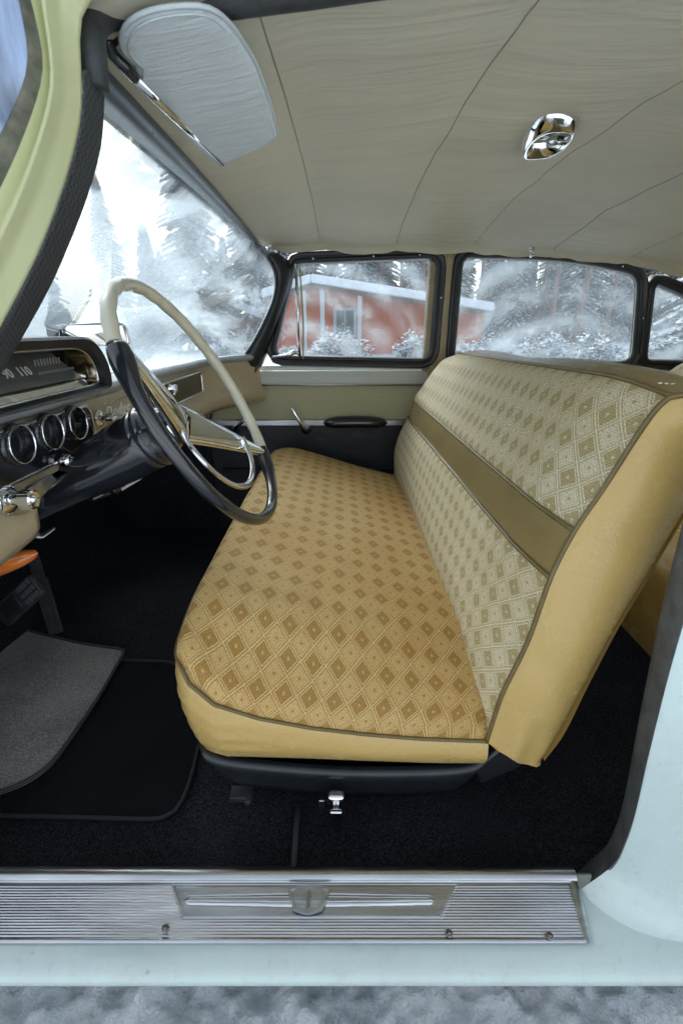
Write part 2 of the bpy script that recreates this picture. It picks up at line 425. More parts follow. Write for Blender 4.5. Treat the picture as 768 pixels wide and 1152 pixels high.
def text(name, s, size, loc, xd, yd, m, parent, extrude=.0006, shear=0.0, bold=0.0, align='CENTER', spacing=1.0):
    cu = bpy.data.curves.new(name, 'FONT'); cu.body = s; cu.size = size; cu.extrude = extrude; cu.shear = shear; cu.offset = bold
    cu.align_x = align; cu.align_y = 'CENTER'; cu.resolution_u = 3; cu.space_character = spacing
    t = bpy.data.objects.new(name + '_tmp', cu); col.objects.link(t)
    dg = bpy.context.evaluated_depsgraph_get()
    me = bpy.data.meshes.new_from_object(t.evaluated_get(dg))
    bpy.data.objects.remove(t)
    xd = Vector(xd).normalized(); zd = xd.cross(Vector(yd)).normalized(); yd = zd.cross(xd)
    R = Matrix((xd, yd, zd)).transposed()
    vs = [R @ v.co + Vector(loc) for v in me.vertices]; fs = [tuple(p.vertices) for p in me.polygons]
    return link(name, vs, fs, m, parent, smooth=False)
def lerp(a, b, t): return a + (b - a) * t
def sm(t): t = max(0, min(1, t)); return t * t * (3 - 2 * t)

# ================================================================== THE CAR
car = thing('car', (.4, 1.25, 0), 'pale green vintage saloon car seen through its open front door, gold bench seat inside', 'car')

# ------------------------------------------------------------------ front seat
YN, YF = .575, 1.93
EDGE = [at(px, py, Y=YN) for px, py in ((196, 762), (205, 773), (235, 791), (290, 808), (350, 819), (410, 826), (470, 831), (547, 834))]
EDGE = [(p.x, p.z - H) for p in EDGE]
def edge_z(x):
    if x <= EDGE[0][0]: return EDGE[0][1]
    for (xa, za), (xb, zb) in zip(EDGE, EDGE[1:]):
        if x <= xb: return lerp(za, zb, (x - xa) / (xb - xa))
    return EDGE[-1][1] - (x - EDGE[-1][0]) * .3
def cush_z(x, y):
    s = (x + .27) / .52
    z = -.458 - .125 * max(0, s) ** 1.15
    e = min(y - YN, YF - y)
    k = .060 if y < 1.25 else .03
    z -= k * (1 - sm(e / .22)) * (0.35 + .65 * sm(s * 1.1))
    z += .012 * math.sin((y - YN) / (YF - YN) * PI)
    z += .004 * noise.noise(Vector((x * 7, y * 7, 3.3)))
    return z
def cushion():
    NX, NY = 60, 110
    rows = []; uvs = []
    x0, x1 = -.285, .33; R = .085
    for j in range(NY + 1):
        v = j / NY; y = lerp(YN, YF, v); row = []
        e = min(y - YN, YF - y)
        cx = 0
        R = .075 if y < 1.2 else .15
        if e < R: cx = R - math.sqrt(max(0, R * R - (R - e) ** 2))
        xf = x0 + cx + .012 * math.sin(v * PI) * 0
        for i in range(NX + 1):
            u = i / NX; u2 = u ** 1.25
            x = lerp(xf, x1, u2); z = cush_z(x, y)
            dz_edge = edge_z(x) - (cush_z(x, YN) - .034)
            z += dz_edge * (1 - sm((y - YN) / .16)) * (1 - sm((.0 - (x - xf)) / .01))
            f = min(1, math.hypot(max(0, 1 - (x - xf) / .06), max(0, 1 - e / .05)))
            z -= .034 * (1 - math.sqrt(max(0, 1 - f * f)))
            row.append(V(x, y, z)); uvs.append((x, y))
        rows.append(row)
    ay = [0] * (NY + 1); k = 30
    for j in range(1, NY + 1): ay[j] = ay[j - 1] + (rows[j][k] - rows[j - 1][k]).length
    axx = [0] * (NX + 1); mrow = rows[NY // 2]
    for i in range(1, NX + 1): axx[i] = axx[i - 1] + (mrow[i] - mrow[i - 1]).length
    uvs = [(axx[i] + (rows[j][0].x - x0), ay[j] * .93) for j in range(NY + 1) for i in range(NX + 1)]
    return rows, uvs
crow, cuv = cushion()
mb = MB(); mb.grid(crow)
cush = mb.build('seat_cushion', M['seat'], car, uvs=cuv)
edge = [r[0] for r in crow]                                # front edge, near to far
near = [p for p in crow[0] if p.x < .256]; far = crow[-1]
loop = [p for p in reversed(near)] + edge[1:-1] + [p for p in far]
mb = MB(); mb.tube(loop, .0034, 8); mb.build('piping', M['piping'], cush)
# skirt below the piping
rows = []
NR = 16
for k in range(NR + 1):
    t = k / NR; row = []
    for idx, p in enumerate(loop):
        a = idx / (len(loop) - 1)
        # outward direction
        q0 = loop[max(idx - 1, 0)]; q1 = loop[min(idx + 1, len(loop) - 1)]
        d = (q1 - q0); d.z = 0; d.normalize(); o = Vector((d.y, -d.x, 0)) * -1
        if idx < len(near): o = o
        zb = -.722 - .016 * sm((p.x + .27) / .5)
        z = lerp(p.z - H, zb, t)
        bulge = .010 * math.sin(t * PI) ** .8 - .020 * t * t
        bulge += .0016 * math.sin(z * 190 + 2.5 * noise.noise(Vector((p.x * 7, p.y * 7, 0)))) * math.sin(t * PI) * sm((-.08 - p.x) / .12)
        bulge += .0025 * noise.noise(Vector((p.x * 9, p.y * 9, z * 30))) * math.sin(t * PI)
        row.append(Vector((p.x, p.y, z + H)) + o * bulge)
    rows.append(row)
c0 = V(.02, 1.25, 0)
if (rows[NR // 2][len(near) // 2] - c0).length < (loop[len(near) // 2] - c0).length - .0:
    pass
mb = MB(); mb.grid(rows); mb.build('side_skirt', M['gold'], cush)

# backrest: near and far profile curves read at the two ends
nearP = [at(547, 834, Y=YN), at(556, 805, Y=YN), at(566, 777, Y=YN), at(593, 722, Y=YN), at(619, 650, Y=YN), at(646, 597, Y=YN), at(676, 553, Y=YN), at(712, 496, Y=YN), at(736, 462, Y=YN), at(752, 447, Y=YN)]
farP = [at(443, 534, Y=YF), at(443, 517, Y=YF), at(444, 505, Y=YF), at(450, 486, Y=YF), at(460, 468, Y=YF), at(467, 449, Y=YF), at(477, 434, Y=YF), at(489, 416, Y=YF), at(498, 406, Y=YF), at(512, 401, Y=YF)]
NU = 6
nc, fc = cr(nearP, NU), cr(farP, NU)
farL = farP[0]
ib0, ib1 = 4 * NU, 5 * NU
NV = 90
def back_pt(i, v):
    p = nc[i].lerp(fc[i], v)
    L = len(nc) - 1; u = i / L
    b = math.sin(min(1, v / .10) * PI / 2) * math.sin(min(1, (1 - v) / .10) * PI / 2)
    out = Vector((-.92, 0, .30))
    # padding bulges forward between the ends
    amp = .026 * b * (math.sin(min(1, u * 1.25) * PI * .5) * .6 + .55 * math.sin(u * PI))
    p = p + out * amp
    if i >= ib0 and i <= ib1: p = p - out * .006 * b
    # top edge rises slightly in the middle and rounds at the near corner
    if u > .8: p.z += .010 * b * (u - .8) / .2
    p += out * .003 * noise.noise(Vector((p.x * 6, p.y * 6, p.z * 6)))
    return p
def back_panel(i0, i1, name, m, parent, off=0):
    rows = []; uvs = []
    arc = [0]
    for i in range(1, len(nc)): arc.append(arc[-1] + (nc[i] - nc[i - 1]).length)
    for i in range(i0, i1 + 1):
        row = []
        for j in range(NV + 1):
            v = j / NV; v = v - .055 * math.sin(2 * PI * v) * .5
            p = back_pt(i, v); row.append(p); uvs.append((arc[i], p.y))
        rows.append(row)
    mb = MB(); mb.grid(rows); return mb.build(name, m, parent, uvs=uvs), rows
lower, r_low = back_panel(0, ib0, 'seat_backrest', M['back'], car)
band, r_band = back_panel(ib0, ib1, 'vinyl_band', M['bronze'], lower)
upper, r_up = back_panel(ib1, len(nc) - 1, 'upper_cloth_panel', M['back'], lower)
for rr in (r_band[0], r_band[-1]):
    mb = MB(); mb.tube([p + Vector((-.002, 0, .001)) for p in rr], .0036, 8); mb.build('piping', M['piping'], lower)
# top panel: from the top edge back to the rear edge
top_edge = r_up[-1]
rows = []
for k in range(9):
    t = k / 8
    rows.append([p + Vector((.135 * t, 0, .020 * math.sin(t * PI) - .035 * t * t + .004 * math.sin(p.y * 9))) for p in top_edge])
mb = MB(); mb.grid(rows); mb.build('top_panel', M['bronze'], lower)
mb = MB(); mb.tube([p + Vector((.001, 0, .002)) for p in top_edge], .0038, 8); mb.build('piping', M['piping'], lower)
top_rear = rows[-1]
mb = MB()
for k in range(9):
    p = top_edge[2] + Vector((.010 + .0085 * k, .010, .010)); mb.box(Vector((p.x, p.y, p.z - .0006 * k)), (.0042, .0016, .0016))
mb.build('stitching', mat('pale_thread', (.7, .64, .46), .6), lower, smooth=False)
# side panel at the near end and its piping
pip = cr(nearP, 6)
tp = [pip[-1], pip[-1] + Vector((.045, 0, .006)), pip[-1] + Vector((.10, 0, .004)), pip[-1] + Vector((.135, 0, -.035))]
mb = MB(); mb.tube(pip + cr(tp, 4)[1:], .0038, 8); mb.build('piping', M['piping'], lower)
rearP = [at(x, y, Y=YN + .01) for x, y in ((612, 856), (634, 826), (660, 774), (694, 709), (731, 647), (772, 577), (812, 510), (842, 465))]
rearP[-1] = Vector((tp[-1].x, YN + .01, tp[-1].z - .01))
n = 44
A1 = resample(pip + tp[1:], n); B1 = resample(cr(rearP, 6) , n)
rows = []
for k in range(15):
    t = k / 14; row = []
    for i in range(n):
        p = A1[i].lerp(B1[i], t)
        p.y -= .030 * math.sin(t * PI) ** .75 * (.55 + .45 * math.sin(i / n * PI)) + .003 * noise.noise(Vector((p.x * 14, 2.2, p.z * 9)))
        if t > .85: p.y += .02 * (t - .85) / .15
        lo = 1 - sm((p.z - H + .72) / .22); p.y += .0035 * lo * math.sin(t * 17 + p.z * 22) + .0022 * math.sin((p.x * .6 + p.z) * 46 + 3 * noise.noise(Vector((p.x * 8, 0, p.z * 8)))) * math.sin(t * PI) * (.3 + noise.noise(Vector((p.x * 5, 3, p.z * 5))))
        row.append(p)
    rows.append(row)
mb = MB(); mb.grid(rows)
# bottom flap of the side panel, hanging over the seat base
bot = [r[0] for r in rows]
fl = []
for k in range(5):
    t = k / 4
    fl.append([p + Vector((.004 * t, .004 * math.sin(t * 3), -.010 * t * (math.sin(min(1, (i + .3) / 5) * PI / 2)) * (1 - sm((i - 11) / 3)) - .0025 * t * math.sin(i * .9))) for i, p in enumerate(bot)])
mb.grid(fl)
mb.build('side_panel', M['gold'], lower)
# rear of the backrest
rr = [p for p in reversed(B1)]
mb = MB(); mb.grid([B1, [Vector((p.x + .01, YF, p.z)) for p in B1]]); mb.build('rear_panel', M['gold'], lower)
mb = MB(); mb.grid([nc_ for nc_ in ([Vector((p.x, YF + .004, p.z)) for p in resample(fc, n)], [Vector((p.x + .01, YF + .004, p.z)) for p in B1])]); mb.build('side_panel', M['gold'], lower)
# seat base: black pressed-metal apron
prof = [at(226, 836, Y=.600), at(236, 850, Y=.600), at(280, 859, Y=.600), at(380, 867, Y=.600), at(480, 867, Y=.600), at(530, 862, Y=.600), at(550, 848, Y=.600), at(566, 836, Y=.606)]
topc = cr(prof, 6)
rows = []
for dz, dy in ((.006, .006), (.008, -.003), (.002, -.010), (-.010, -.009), (-.030, .004), (-.075, .016), (-.115, .035), (-.125, .07)):
    rows.append([Vector((lerp(p.x, .02, -dz * .8 if dz < 0 else 0), p.y + dy, p.z + dz * (1 if i < len(topc) - 6 else 1))) for i, p in enumerate(topc)])
mb = MB(); mb.grid(rows)
# front and underside
mb.box(V(.03, 1.27, -.80), (.50, 1.24, .10))
base = mb.build('seat_base', M['black_satin'], car, smooth=True)
rear = [at(566, 838, Y=.60), at(600, 852, Y=.61), at(612, 858, Y=.62), at(590, 880, Y=.64), at(540, 895, Y=.64)]
mb = MB(); mb.prism([Vector((p.x, .63, p.z)) for p in [at(535, 874, Y=.6), at(556, 850, Y=.6), at(612, 852, Y=.6), at(590, 882, Y=.6), at(545, 900, Y=.6)]], (0, .05, 0))
mb.build('hinge_bracket', M['black_satin'], base, smooth=False, bevel=.006)
# chrome seat lever, runner pieces
lv = at(378, 905, Y=.575)
mb = MB(); mb.box(lv + Vector((0, .006, .004)), (.032, .020, .036))
mb.build('lever_escutcheon', M['chrome'], base, smooth=False, bevel=.007, bseg=4)
mb = MB(); mb.prism([lv + Vector((x * 1.25, -.026 + (.014 - z) * .22, z * 1.3 - .004)) for x, z in ((-.009, .014), (.009, .014), (.0105, .002), (.0085, -.030), (.0075, -.046), (-.0035, -.046), (-.0045, -.030), (-.0095, .002))], (0, .009, 0)); mb.box(lv + Vector((0, -.009, .006)), (.012, .020, .010))
mb.build('seat_lever', M['chrome'], base, smooth=False, bevel=.0035, bseg=4)
mb = MB(); mb.box(at(362, 905, Y=.60), (.012, .004, .024)); mb.build('lever_plate', M['alu'], base, smooth=False, bevel=.002)
for (px, py, w, h) in ((272, 893, .045, .014), (440, 913, .034, .014)):
    mb = MB(); c = at(px, py, Y=.635); mb.box(c, (w, .03, h)); mb.box(c + Vector((w * .35, -.008, .002)), (.012, .03, h * .8)); mb.build('seat_runner', M['rubber'], base, smooth=False, bevel=.003)

# ------------------------------------------------------------------ rear seat
rb = []
uv = []
for k in range(22):
    t = k / 21
    row = []
    for j in range(41):
        v = j / 40; y = lerp(.6, 1.97, v); e = min(v, 1 - v) / .09; rr = math.sqrt(max(0, 1 - (1 - min(1, e)) ** 2))
        x = 1.13 + .22 * t - .045 * math.sin(t * PI) * rr + .05 * (1 - rr)
        z = -.56 + .435 * t + (-.03 * (1 - rr) * t) + .012 * math.sin(v * PI) * t
        if t > .93: x += .03 * (t - .93) / .07
        row.append(V(x, y, z)); uv.append((t * .55, y))
    rb.append(row)
mb = MB(); mb.grid(rb); rsb = mb.build('rear_seat_backrest', M['back'], car, uvs=uv)
mb = MB(); mb.tube([p for p in rb[-1]], .005, 8); mb.build('piping', M['piping'], rsb)
mb = MB(); mb.grid([rb[-1], [p + Vector((.16, 0, -.01)) for p in rb[-1]]]); mb.build('top_panel', M['gold'], rsb)
rows = []; uv = []
for i in range(26):
    u = i / 25
    row = []
    for j in range(41):
        y = lerp(.60, 1.97, j / 40)
        if u < .35: x = .745 - .012 * math.sin(u / .35 * PI); z = lerp(-.74, -.53, u / .35)
        else:
            t = (u - .35) / .65; x = lerp(.745, 1.18, t); z = -.53 + .03 * math.sin(min(1, t * 5) * PI / 2) - .06 * t
        row.append(V(x, y, z)); uv.append((u * .75, y))
    rows.append(row)
mb = MB(); mb.grid(rows); rc = mb.build('rear_seat_cushion', M['gold'], car, uvs=uv)

# ------------------------------------------------------------------ floor and footwell
mb = MB()
rows = []
for i in range(60):
    x = lerp(-1.15, 2.1, i / 59)
    row = []
    for j in range(34):
        y = lerp(.475, 2.04, j / 33)
        z = -.915 + .035 * math.exp(-((y - 1.27) / .16) ** 2) + .003 * noise.noise(Vector((x * 6, y * 6, 0)))
        if x < -1.0: z += (x + 1.0) * -1.6
        row.append(V(x, y, z))
    rows.append(row)
mb.grid(rows); fl_ = mb.build('floor_carpet', M['carpet'], car)
mb = MB(); mb.tube([at(336, 905, Z=-.908), at(333, 935, Z=-.908), at(330, 976, Z=-.908)], .006, 6, flat=(1, .4)); mb.build('carpet_seam', M['matedge'], fl_)
mb = MB(); mb.box(V(-1.17, 1.26, -.45), (.04, 1.7, 1.0)); mb.box(V(-.92, .50, -.60), (.46, .03, .62)); mb.box(V(-.87, 2.03, -.62), (.56, .02, .62))
mb.build('firewall', M['carpet'], car, smooth=False)
mb = MB(); mb.box(V(2.15, 1.26, -.45), (.04, 1.7, 1.1)); mb.build('rear_bulkhead', M['carpet'], car, smooth=False)
mb = MB(); mb.box(V(1.85, 1.26, -.12), (.62, 1.5, .02)); mb.build('parcel_shelf', M['tan_post'], car, smooth=False)

# ------------------------------------------------------------------ sill with scuff plate
ZS = -.83
yi = at(400, 979, Z=ZS).y; yo = at(400, 1062, Z=ZS - .006).y
mb = MB()
prof = [(.474, -.95), (.473, -.86), (.472, -.842), (.466, ZS - .008), (.43, ZS - .006), (yo, ZS - .010), (yo - .010, ZS - .012), (yo - .020, ZS - .014), (yo - .028, ZS - .018), (yo - .034, ZS - .024), (yo - .036, ZS - .031), (yo - .032, ZS - .038), (yo - .005, ZS - .060), (yo + .03, ZS - .12), (yo + .10, ZS - .14)]
rows = []
for i in range(50):
    x = lerp(-1.5, 1.6, i / 49)
    rows.append([V(x, y, z + .0006 * noise.noise(Vector((x * 5, y * 20, 1)))) for y, z in prof])
mb.grid(rows); sill = mb.build('door_sill', M['mint'], car)
# plate height field
XR_in, XR_out = at(650, 990, Z=ZS).x, at(669, 1062, Z=ZS).x
NXp, NYp = 560, 170
def plate_h(x, s, xr):
    """s: 0 at the inner (cabin) edge, 1 at the outer edge"""
    h = 0
    w = yi - yo
    d_r = (xr - x)
    if s < .17:                      # inner rolled flange
        t = s / .17
        h = .0040 * math.sin(t * PI) ** .6 + .001
    else:
        h = 0
        fx = lambda a, b: a
        # border bead
        if .17 <= s < .215: h = -.0016 * math.sin((s - .17) / .045 * PI)
        ribbed = False
        cxl, cxr = plate_x(192, 205, s), plate_x(515, 497, s)
        in_panel = cxl < x < cxr and .22 < s < .70
        if .23 < s < .93 and d_r > .016 and not in_panel: ribbed = True
        if ribbed: h = .0008 * abs(math.sin(s * PI / .0385))
        if in_panel:
            dd = min(x - cxl, cxr - x, (s - .22) * w, (.70 - s) * w)
            h = -.0014 * math.exp(-(dd / .0022) ** 2)
            # long raised darts either side of the emblem
            px = (x - plate_x(348, 348, s)); sy = (s - .45) * w
            for sg in (-1, 1):
                q = px * sg
                if .024 < q < .192:
                    t = (q - .024) / .168; hw = lerp(.0075, .0048, t)
                    if t > .965: hw *= math.sqrt(max(0, 1 - ((t - .965) / .035) ** 2))
                    a = abs(sy)
                    if a < hw: h += .0026 * (1 - (a / hw) ** 2) ** .5 * (1 if abs(a - hw * .45) > .0006 else .55)
                    elif a < hw + .0016: h -= .0008
        if .93 <= s: h = .0016 * math.sin((s - .93) / .07 * PI)
        if d_r < .012: h = .0014 * math.sin(d_r / .012 * PI) - .0004
    return h
def plate_x(xt, xb, s):
    return at(lerp(xt, xb, (s - .2) / .5), lerp(993, 1035, (s - .2) / .5), Z=ZS).x
rows = []
for j in range(NYp + 1):
    s = j / NYp; y = lerp(yi, yo, s); row = []
    xr = lerp(XR_in - .002, XR_out, max(0, (s - .12) / .88)) + (.0 if s > .17 else 0)
    for i in range(NXp + 1):
        x = lerp(-.78, xr, i / NXp)
        row.append(V(x, y, ZS + .002 - .006 * s + plate_h(x, s, xr) + .0005 * noise.noise(Vector((x * 11, y * 30, 4)))))
    rows.append(row)
mb = MB(); mb.grid(rows)
mb.grid([rows[0], [p + Vector((0, .006, -.004)) for p in rows[0]], [p + Vector((0, .007, -.02)) for p in rows[0]]])
plate = mb.build('sill_plate', M['alu'], sill)
for px, py in ((186, 1044), (505, 1050), (618, 1053)):
    c = at(px, py, Z=ZS + .0015); mb = MB()
    mb.lathe(c, (0, 0, 1), [(-.001, .0052), (.0012, .0050), (.0020, .0034), (.0004, .0026), (.0026, .0022), (.0032, .0)], 16)
    mb.build('sill_screw', mat('dirty_screw', (.20, .19, .17), .4, 1, var=.3, vscale=90), sill) if px == 186 else mb.build('sill_screw', bpy.data.materials['dirty_screw'], sill)
# shield emblem
ec = at(347, 1013, Z=ZS + .002)
def sh(sx, sy, z): return [ec + Vector((x * sx, y * sy, z)) for x, y in ((-.034, .0165), (-.017, .0195), (0, .0205), (.017, .0195), (.034, .0165), (.030, .004), (.022, -.014), (.010, -.018), (0, -.0195), (-.010, -.018), (-.022, -.014), (-.030, .004))]
sc_ = .0165 / .0195
mb = MB(); o1, o2, o3, o4 = sh(1, 1, 0), sh(.97, .95, .0038), sh(.86, .80, .0038), sh(.82, .74, .0012)
mb.grid([o1, o2, o3, o4], cv=True); mb.f.append(tuple(range(len(mb.v) - 12, len(mb.v)))); mb.mi.append(0)
for z, w in ((.006, .021), (-.0005, .018), (-.007, .0145)):
    for sg in (-1, 1):
        mb.box(ec + Vector((sg * (w / 2 + .0028), z, .0022)), (w - .003, .0030, .0026))
for sg in (-1, 1): mb.tube([ec + Vector((sg * .0016, .012, .003)), ec + Vector((sg * .0016, -.011, .003))], .0011, 6)
mb.build('shield_emblem', M['alu'], sill, angle=40)

# ------------------------------------------------------------------ near centre post (right edge of the photo) and its rubber seal
YB = .455
inn = [at(x, y, Y=YB + .035) for x, y in ((800, 480), (775, 560), (752, 648), (735, 725), (717, 815), (703, 890), (692, 930), (676, 958), (646, 984))]
out = [at(x, y, Y=YB - .01) for x, y in ((845, 480), (800, 600), (768, 700), (748, 770), (728, 850), (713, 915), (702, 948), (688, 974), (652, 1001))]
ni = 64
a1 = resample(cr(inn, 6), ni); b1 = resample(cr(out, 6), ni)
rows = []
for k in range(11):
    t = k / 10
    rows.append([p.lerp(q, t) + Vector((-.004 * math.sin(t * PI), -.014 * math.sin(t * PI) ** .7, 0)) for p, q in zip(a1, b1)])
rows = [[p + Vector((.05, .03, 0)) for p in a1]] + rows
mb = MB(); mb.grid(rows); 
# painted post surface from the seal outward, sweeping into the sill
def outward(i):
    t = i / (ni - 1); p = b1[i]
    sills = sm((t - .72) / .28)
    return sills
rowsP = []
for k in range(25):
    s = k / 24; row = []
    for i in range(ni):
        t = i / (ni - 1); p = b1[i]; q = sm((t - .28) / .42)
        # upper part: goes rearward (+X) and bends toward the viewer; lower part: flows forward-down over the sill
        end_up = Vector((p.x + .34, YB - .085, p.z))
        end_lo = Vector((XR_out + .012 + 1.5 * max(0, 1 - t), yo - .004, ZS - .0085 + H))
        e = end_up.lerp(end_lo, q)
        pp = p.lerp(e, s)
        pp.y += .020 * math.sin(s * PI) * (1 - q) - .0
        pp.z += -.012 * math.sin(s * PI) * q; pp.y += -.006 * math.sin(s * PI) * q
        pp.y += .004 * noise.noise(Vector((pp.x * 8, 1.5, pp.z * 8))) * math.sin(s * PI)
        pp.z -= .006 * q * s
        row.append(pp)
    rowsP.append(row)
mbp = MB(); mbp.grid(rowsP)
# outer return of the post
last = rowsP[-1][:int(ni * .5)]
mbp.grid([last, [p + Vector((.01, -.012, -.004)) for p in last], [p + Vector((.06, -.016, -.006)) for p in last], [p + Vector((.35, .0, -.01)) for p in last]])
post = mbp.build('near_centre_post', M['mint'], car)
mb.build('rubber_seal', mat('weathered_seal', (.075, .085, .088), .6, var=.45, vscale=26, b=.5, bscale=120, bdist=.002), post)

# ------------------------------------------------------------------ near windscreen pillar (top left)
YA = .47
L_ = [(-200, 640), (-60, 330), (0, 213), (28, 150), (46, 95), (48, 60), (40, 20), (28, -30), (20, -80)]
R_ = [(-200, 740), (-60, 490), (0, 378), (45, 292), (75, 215), (93, 150), (97, 105), (96, 30), (120, -12)]
gl_ = [(-230, 600), (-90, 290), (-24, 195), (10, 138), (31, 92), (34, 60), (28, 20), (18, -30), (10, -80)]
la = resample(cr([at(x, y, Y=YA - .035) for x, y in L_], 6), 60)
ra = resample(cr([at(x, y, Y=YA) for x, y in R_], 6), 60)
rows = []
for k in range(17):
    t = k / 16
    f = .016 * math.exp(-((t - .45) / .10) ** 2) + .006 * sm((t - .4) / .3)
    rows.append([p.lerp(q, t) + Vector((0, -f if t > 0 else 0, 0)) for p, q in zip(la, ra)])
rows.append([q + Vector((-.02, .012, 0)) for q in ra]); rows.append([q + Vector((-.08, .05, 0)) for q in ra])
mb = MB(); mb.grid(rows); pil = mb.build('windscreen_pillar', M['green'], car)
# upper rail of the door opening above the pillar
ga = resample(cr([at(x, y, Y=YA - .030) for x, y in gl_], 6), 60)
rows = [[p.lerp(q, t) + Vector((0, -.010 * math.sin(t * PI), 0)) for p, q in zip(ga, la)] for t in (0, .25, .5, .75, 1)]
mb = MB(); mb.grid(rows); mb.build('glass_gasket', mat('dirty_gasket', (.10, .10, .07), .8, var=.8, vscale=30, b=.6, bscale=90), pil)
g2 = [p + Vector((-.20, -.012, .03)) for p in ga]
rows = [[p.lerp(q, t) + Vector((0, -.016 * math.sin(t * PI * .5), 0)) for p, q in zip(ga, g2)] for t in (0, .2, .4, .6, .8, 1)]
mb = MB(); mb.grid(rows); mb.build('windscreen_outer_edge', M['sky_streaked_glass'], pil)
# windlace: textured rubber cord down the pillar and over the door opening
sl = [(-200, 790), (-60, 540), (0, 424), (30, 372), (62, 312), (95, 232), (112, 175), (117, 135), (118, 95)]
s0 = resample(cr([at(x, y, Y=YA + .035) for x, y in sl], 6), 60)
rq = resample(cr([at(x, y, Y=YA + .004) for x, y in R_[:-2] + [(95, 92)]], 6), 60)
rows = [[p.lerp(q, t) + Vector((.004 * math.sin(t * PI), -.022 * math.sin(t * PI) ** .7, 0)) for p, q in zip(rq, s0)] for t in [i / 10 for i in range(11)]]
rows.append([p + Vector((-.06, .035, 0)) for p in s0])
def lace_mat():
    m = bpy.data.materials.new('windlace_weave'); nt, N, L = nodes(m); o = tc(nt)
    p = N.new('ShaderNodeBsdfPrincipled'); p.inputs['Roughness'].default_value = .7
    ck = N.new('ShaderNodeTexChecker'); ck.inputs['Scale'].default_value = 260; L.new(o, ck.inputs['Vector'])
    nz = noise_n(nt, o, 25, 4)
    L.new(mixc(nt, ck.outputs['Fac'], (.020, .024, .026), mixc(nt, nz, (.035, .04, .042), (.075, .08, .08))), p.inputs['Base Color'])
    L.new(bump(nt, ck.outputs['Fac'], .8, .001), p.inputs['Normal'])
    finish(nt, p); return m
M['lace'] = lace_mat()
mb = MB(); mb.grid(rows); mb.build('windlace', M['lace'], pil)
# upper seal over the opening
up_c = [at(107, 100, Y=YA + .02), at(104, 60, Y=YA + .02), at(103, 32, Y=YA + .03), at(118, 14, Y=YA + .045), at(160, 8, Y=YA + .06), at(230, 4, Y=YA + .075), at(330, -8, Y=YA + .09), at(520, -30, Y=YA + .10), at(800, -30, Y=YA + .10)]
mb = MB(); mb.tube(cr(up_c, 8), .0125, 14, flat=(1, .9)); mb.build('door_opening_seal', M['rubber'], pil)
rows = []
upc = cr(up_c[2:], 8)
for off in ((0, -.012, .004), (-.003, -.020, .02), (-.01, -.035, .06), (-.01, -.03, .12)):
    rows.append([p + Vector(off) for p in upc])
mb = MB(); mb.grid(rows); mb.build('roof_rail', M['green'], pil)

# ------------------------------------------------------------------ far side: door, frames, glass
YD = 2.03
def pane(name, loop, m, parent, dy=0, bulge=0):
    c = sum(loop, Vector()) / len(loop)
    rings = [[c.lerp(p, t) + Vector((0, dy, 0)) for p in loop] for t in (.001, .35, .7, 1.0)]
    mb = MB(); mb.grid(rings, cv=True); return mb.build(name, m, parent)
door = None
# door trim panel (lower): black vinyl
X0, X1 = -.55, .86
def strip(name, z0, z1, y, m, parent, x0=-.46, x1=1.9, th=.02, bev=.003, xs=None):
    mb = MB(); mb.box(V((x0 + x1) / 2, y + th / 2, (z0 + z1) / 2), (x1 - x0, th, z1 - z0))
    return mb.build(name, m, parent, smooth=False, bevel=bev)
zt = lambda py, Y=YD: at(400, py, Y=Y).z - H
zA, zB, zC, zD, zE = zt(417), zt(433), zt(472), zt(479), zt(760)
door = strip('passenger_door', zE, zD, YD + .004, M['blackvinyl'], car, x0=-.60, x1=.46)
strip('upper_trim', zB + .004, zA, YD - .012, M['doortop'], door, x0=-.42, x1=.458)
strip('cloth_panel', zC, zB, YD - .004, M['doorcloth'], door, x0=-.62, x1=.458)
mb = MB(); mb.tube([V(-.62, YD - .014, zB + .002), V(.458, YD - .014, zB + .002)], .0042, 8, flat=(1, 1)); mb.build('bright_strip', M['alu'], door)
strip('bright_strip', zD, zC, YD - .009, M['alu'], door, x0=-.62, x1=.458, bev=.004)
z2 = zt(527)
mb = MB(); mb.tube([V(-.55, YD - .004, z2), V(.458, YD - .004, z2)], .0055, 8); mb.build('lower_strip', mat('dull_strip', (.10, .12, .14), .35, .8), door)
# armrest
ac = at(399, 476, Y=1.985); n = 22; rows = []
for i in range(n + 1):
    t = i / n; x = lerp(at(363, 476, Y=1.985).x, at(436, 476, Y=1.985).x, t); r = math.sqrt(max(0, 1 - (2 * t - 1) ** 4)) + .001
    rows.append([Vector((x, 1.995 + .038 * r * math.cos(a) * (1 if math.cos(a) < 0 else .8), ac.z - .002 * math.cos(t * 6) + .029 * r * math.sin(a) * (1 if math.sin(a) > 0 else .8))) for a in [2 * PI * k / 18 for k in range(18)]])
mb = MB(); mb.grid(rows, cv=True); mb.build('armrest', M['black'], door)
# window crank and door handle
def crank(px, py, qx, qy):
    c = at(px, py, Y=2.005); q = at(qx, qy, Y=1.985)
    mb = MB(); mb.lathe(c + Vector((0, .025, 0)), (0, -1, 0), [(0, .024), (.008, .023), (.012, .015), (.025, .012), (.032, .013), (.036, .001)], 20)
    mb.tube(cr([c + Vector((0, -.006, 0)), c.lerp(q, .4) + Vector((0, -.012, 0)), q], 6), [.0095 - .003 * i / 12 for i in range(13)], 10)
    o = mb.build('window_crank', M['chrome'], door)
    mb = MB(); mb.lathe(q + Vector((0, .006, 0)), (0, -1, 0), [(0, .004), (.004, .010), (.016, .011), (.022, .006), (.024, 0)], 14); return o
crank(344, 484, 328, 459)
crank(264, 483, 281, 466)
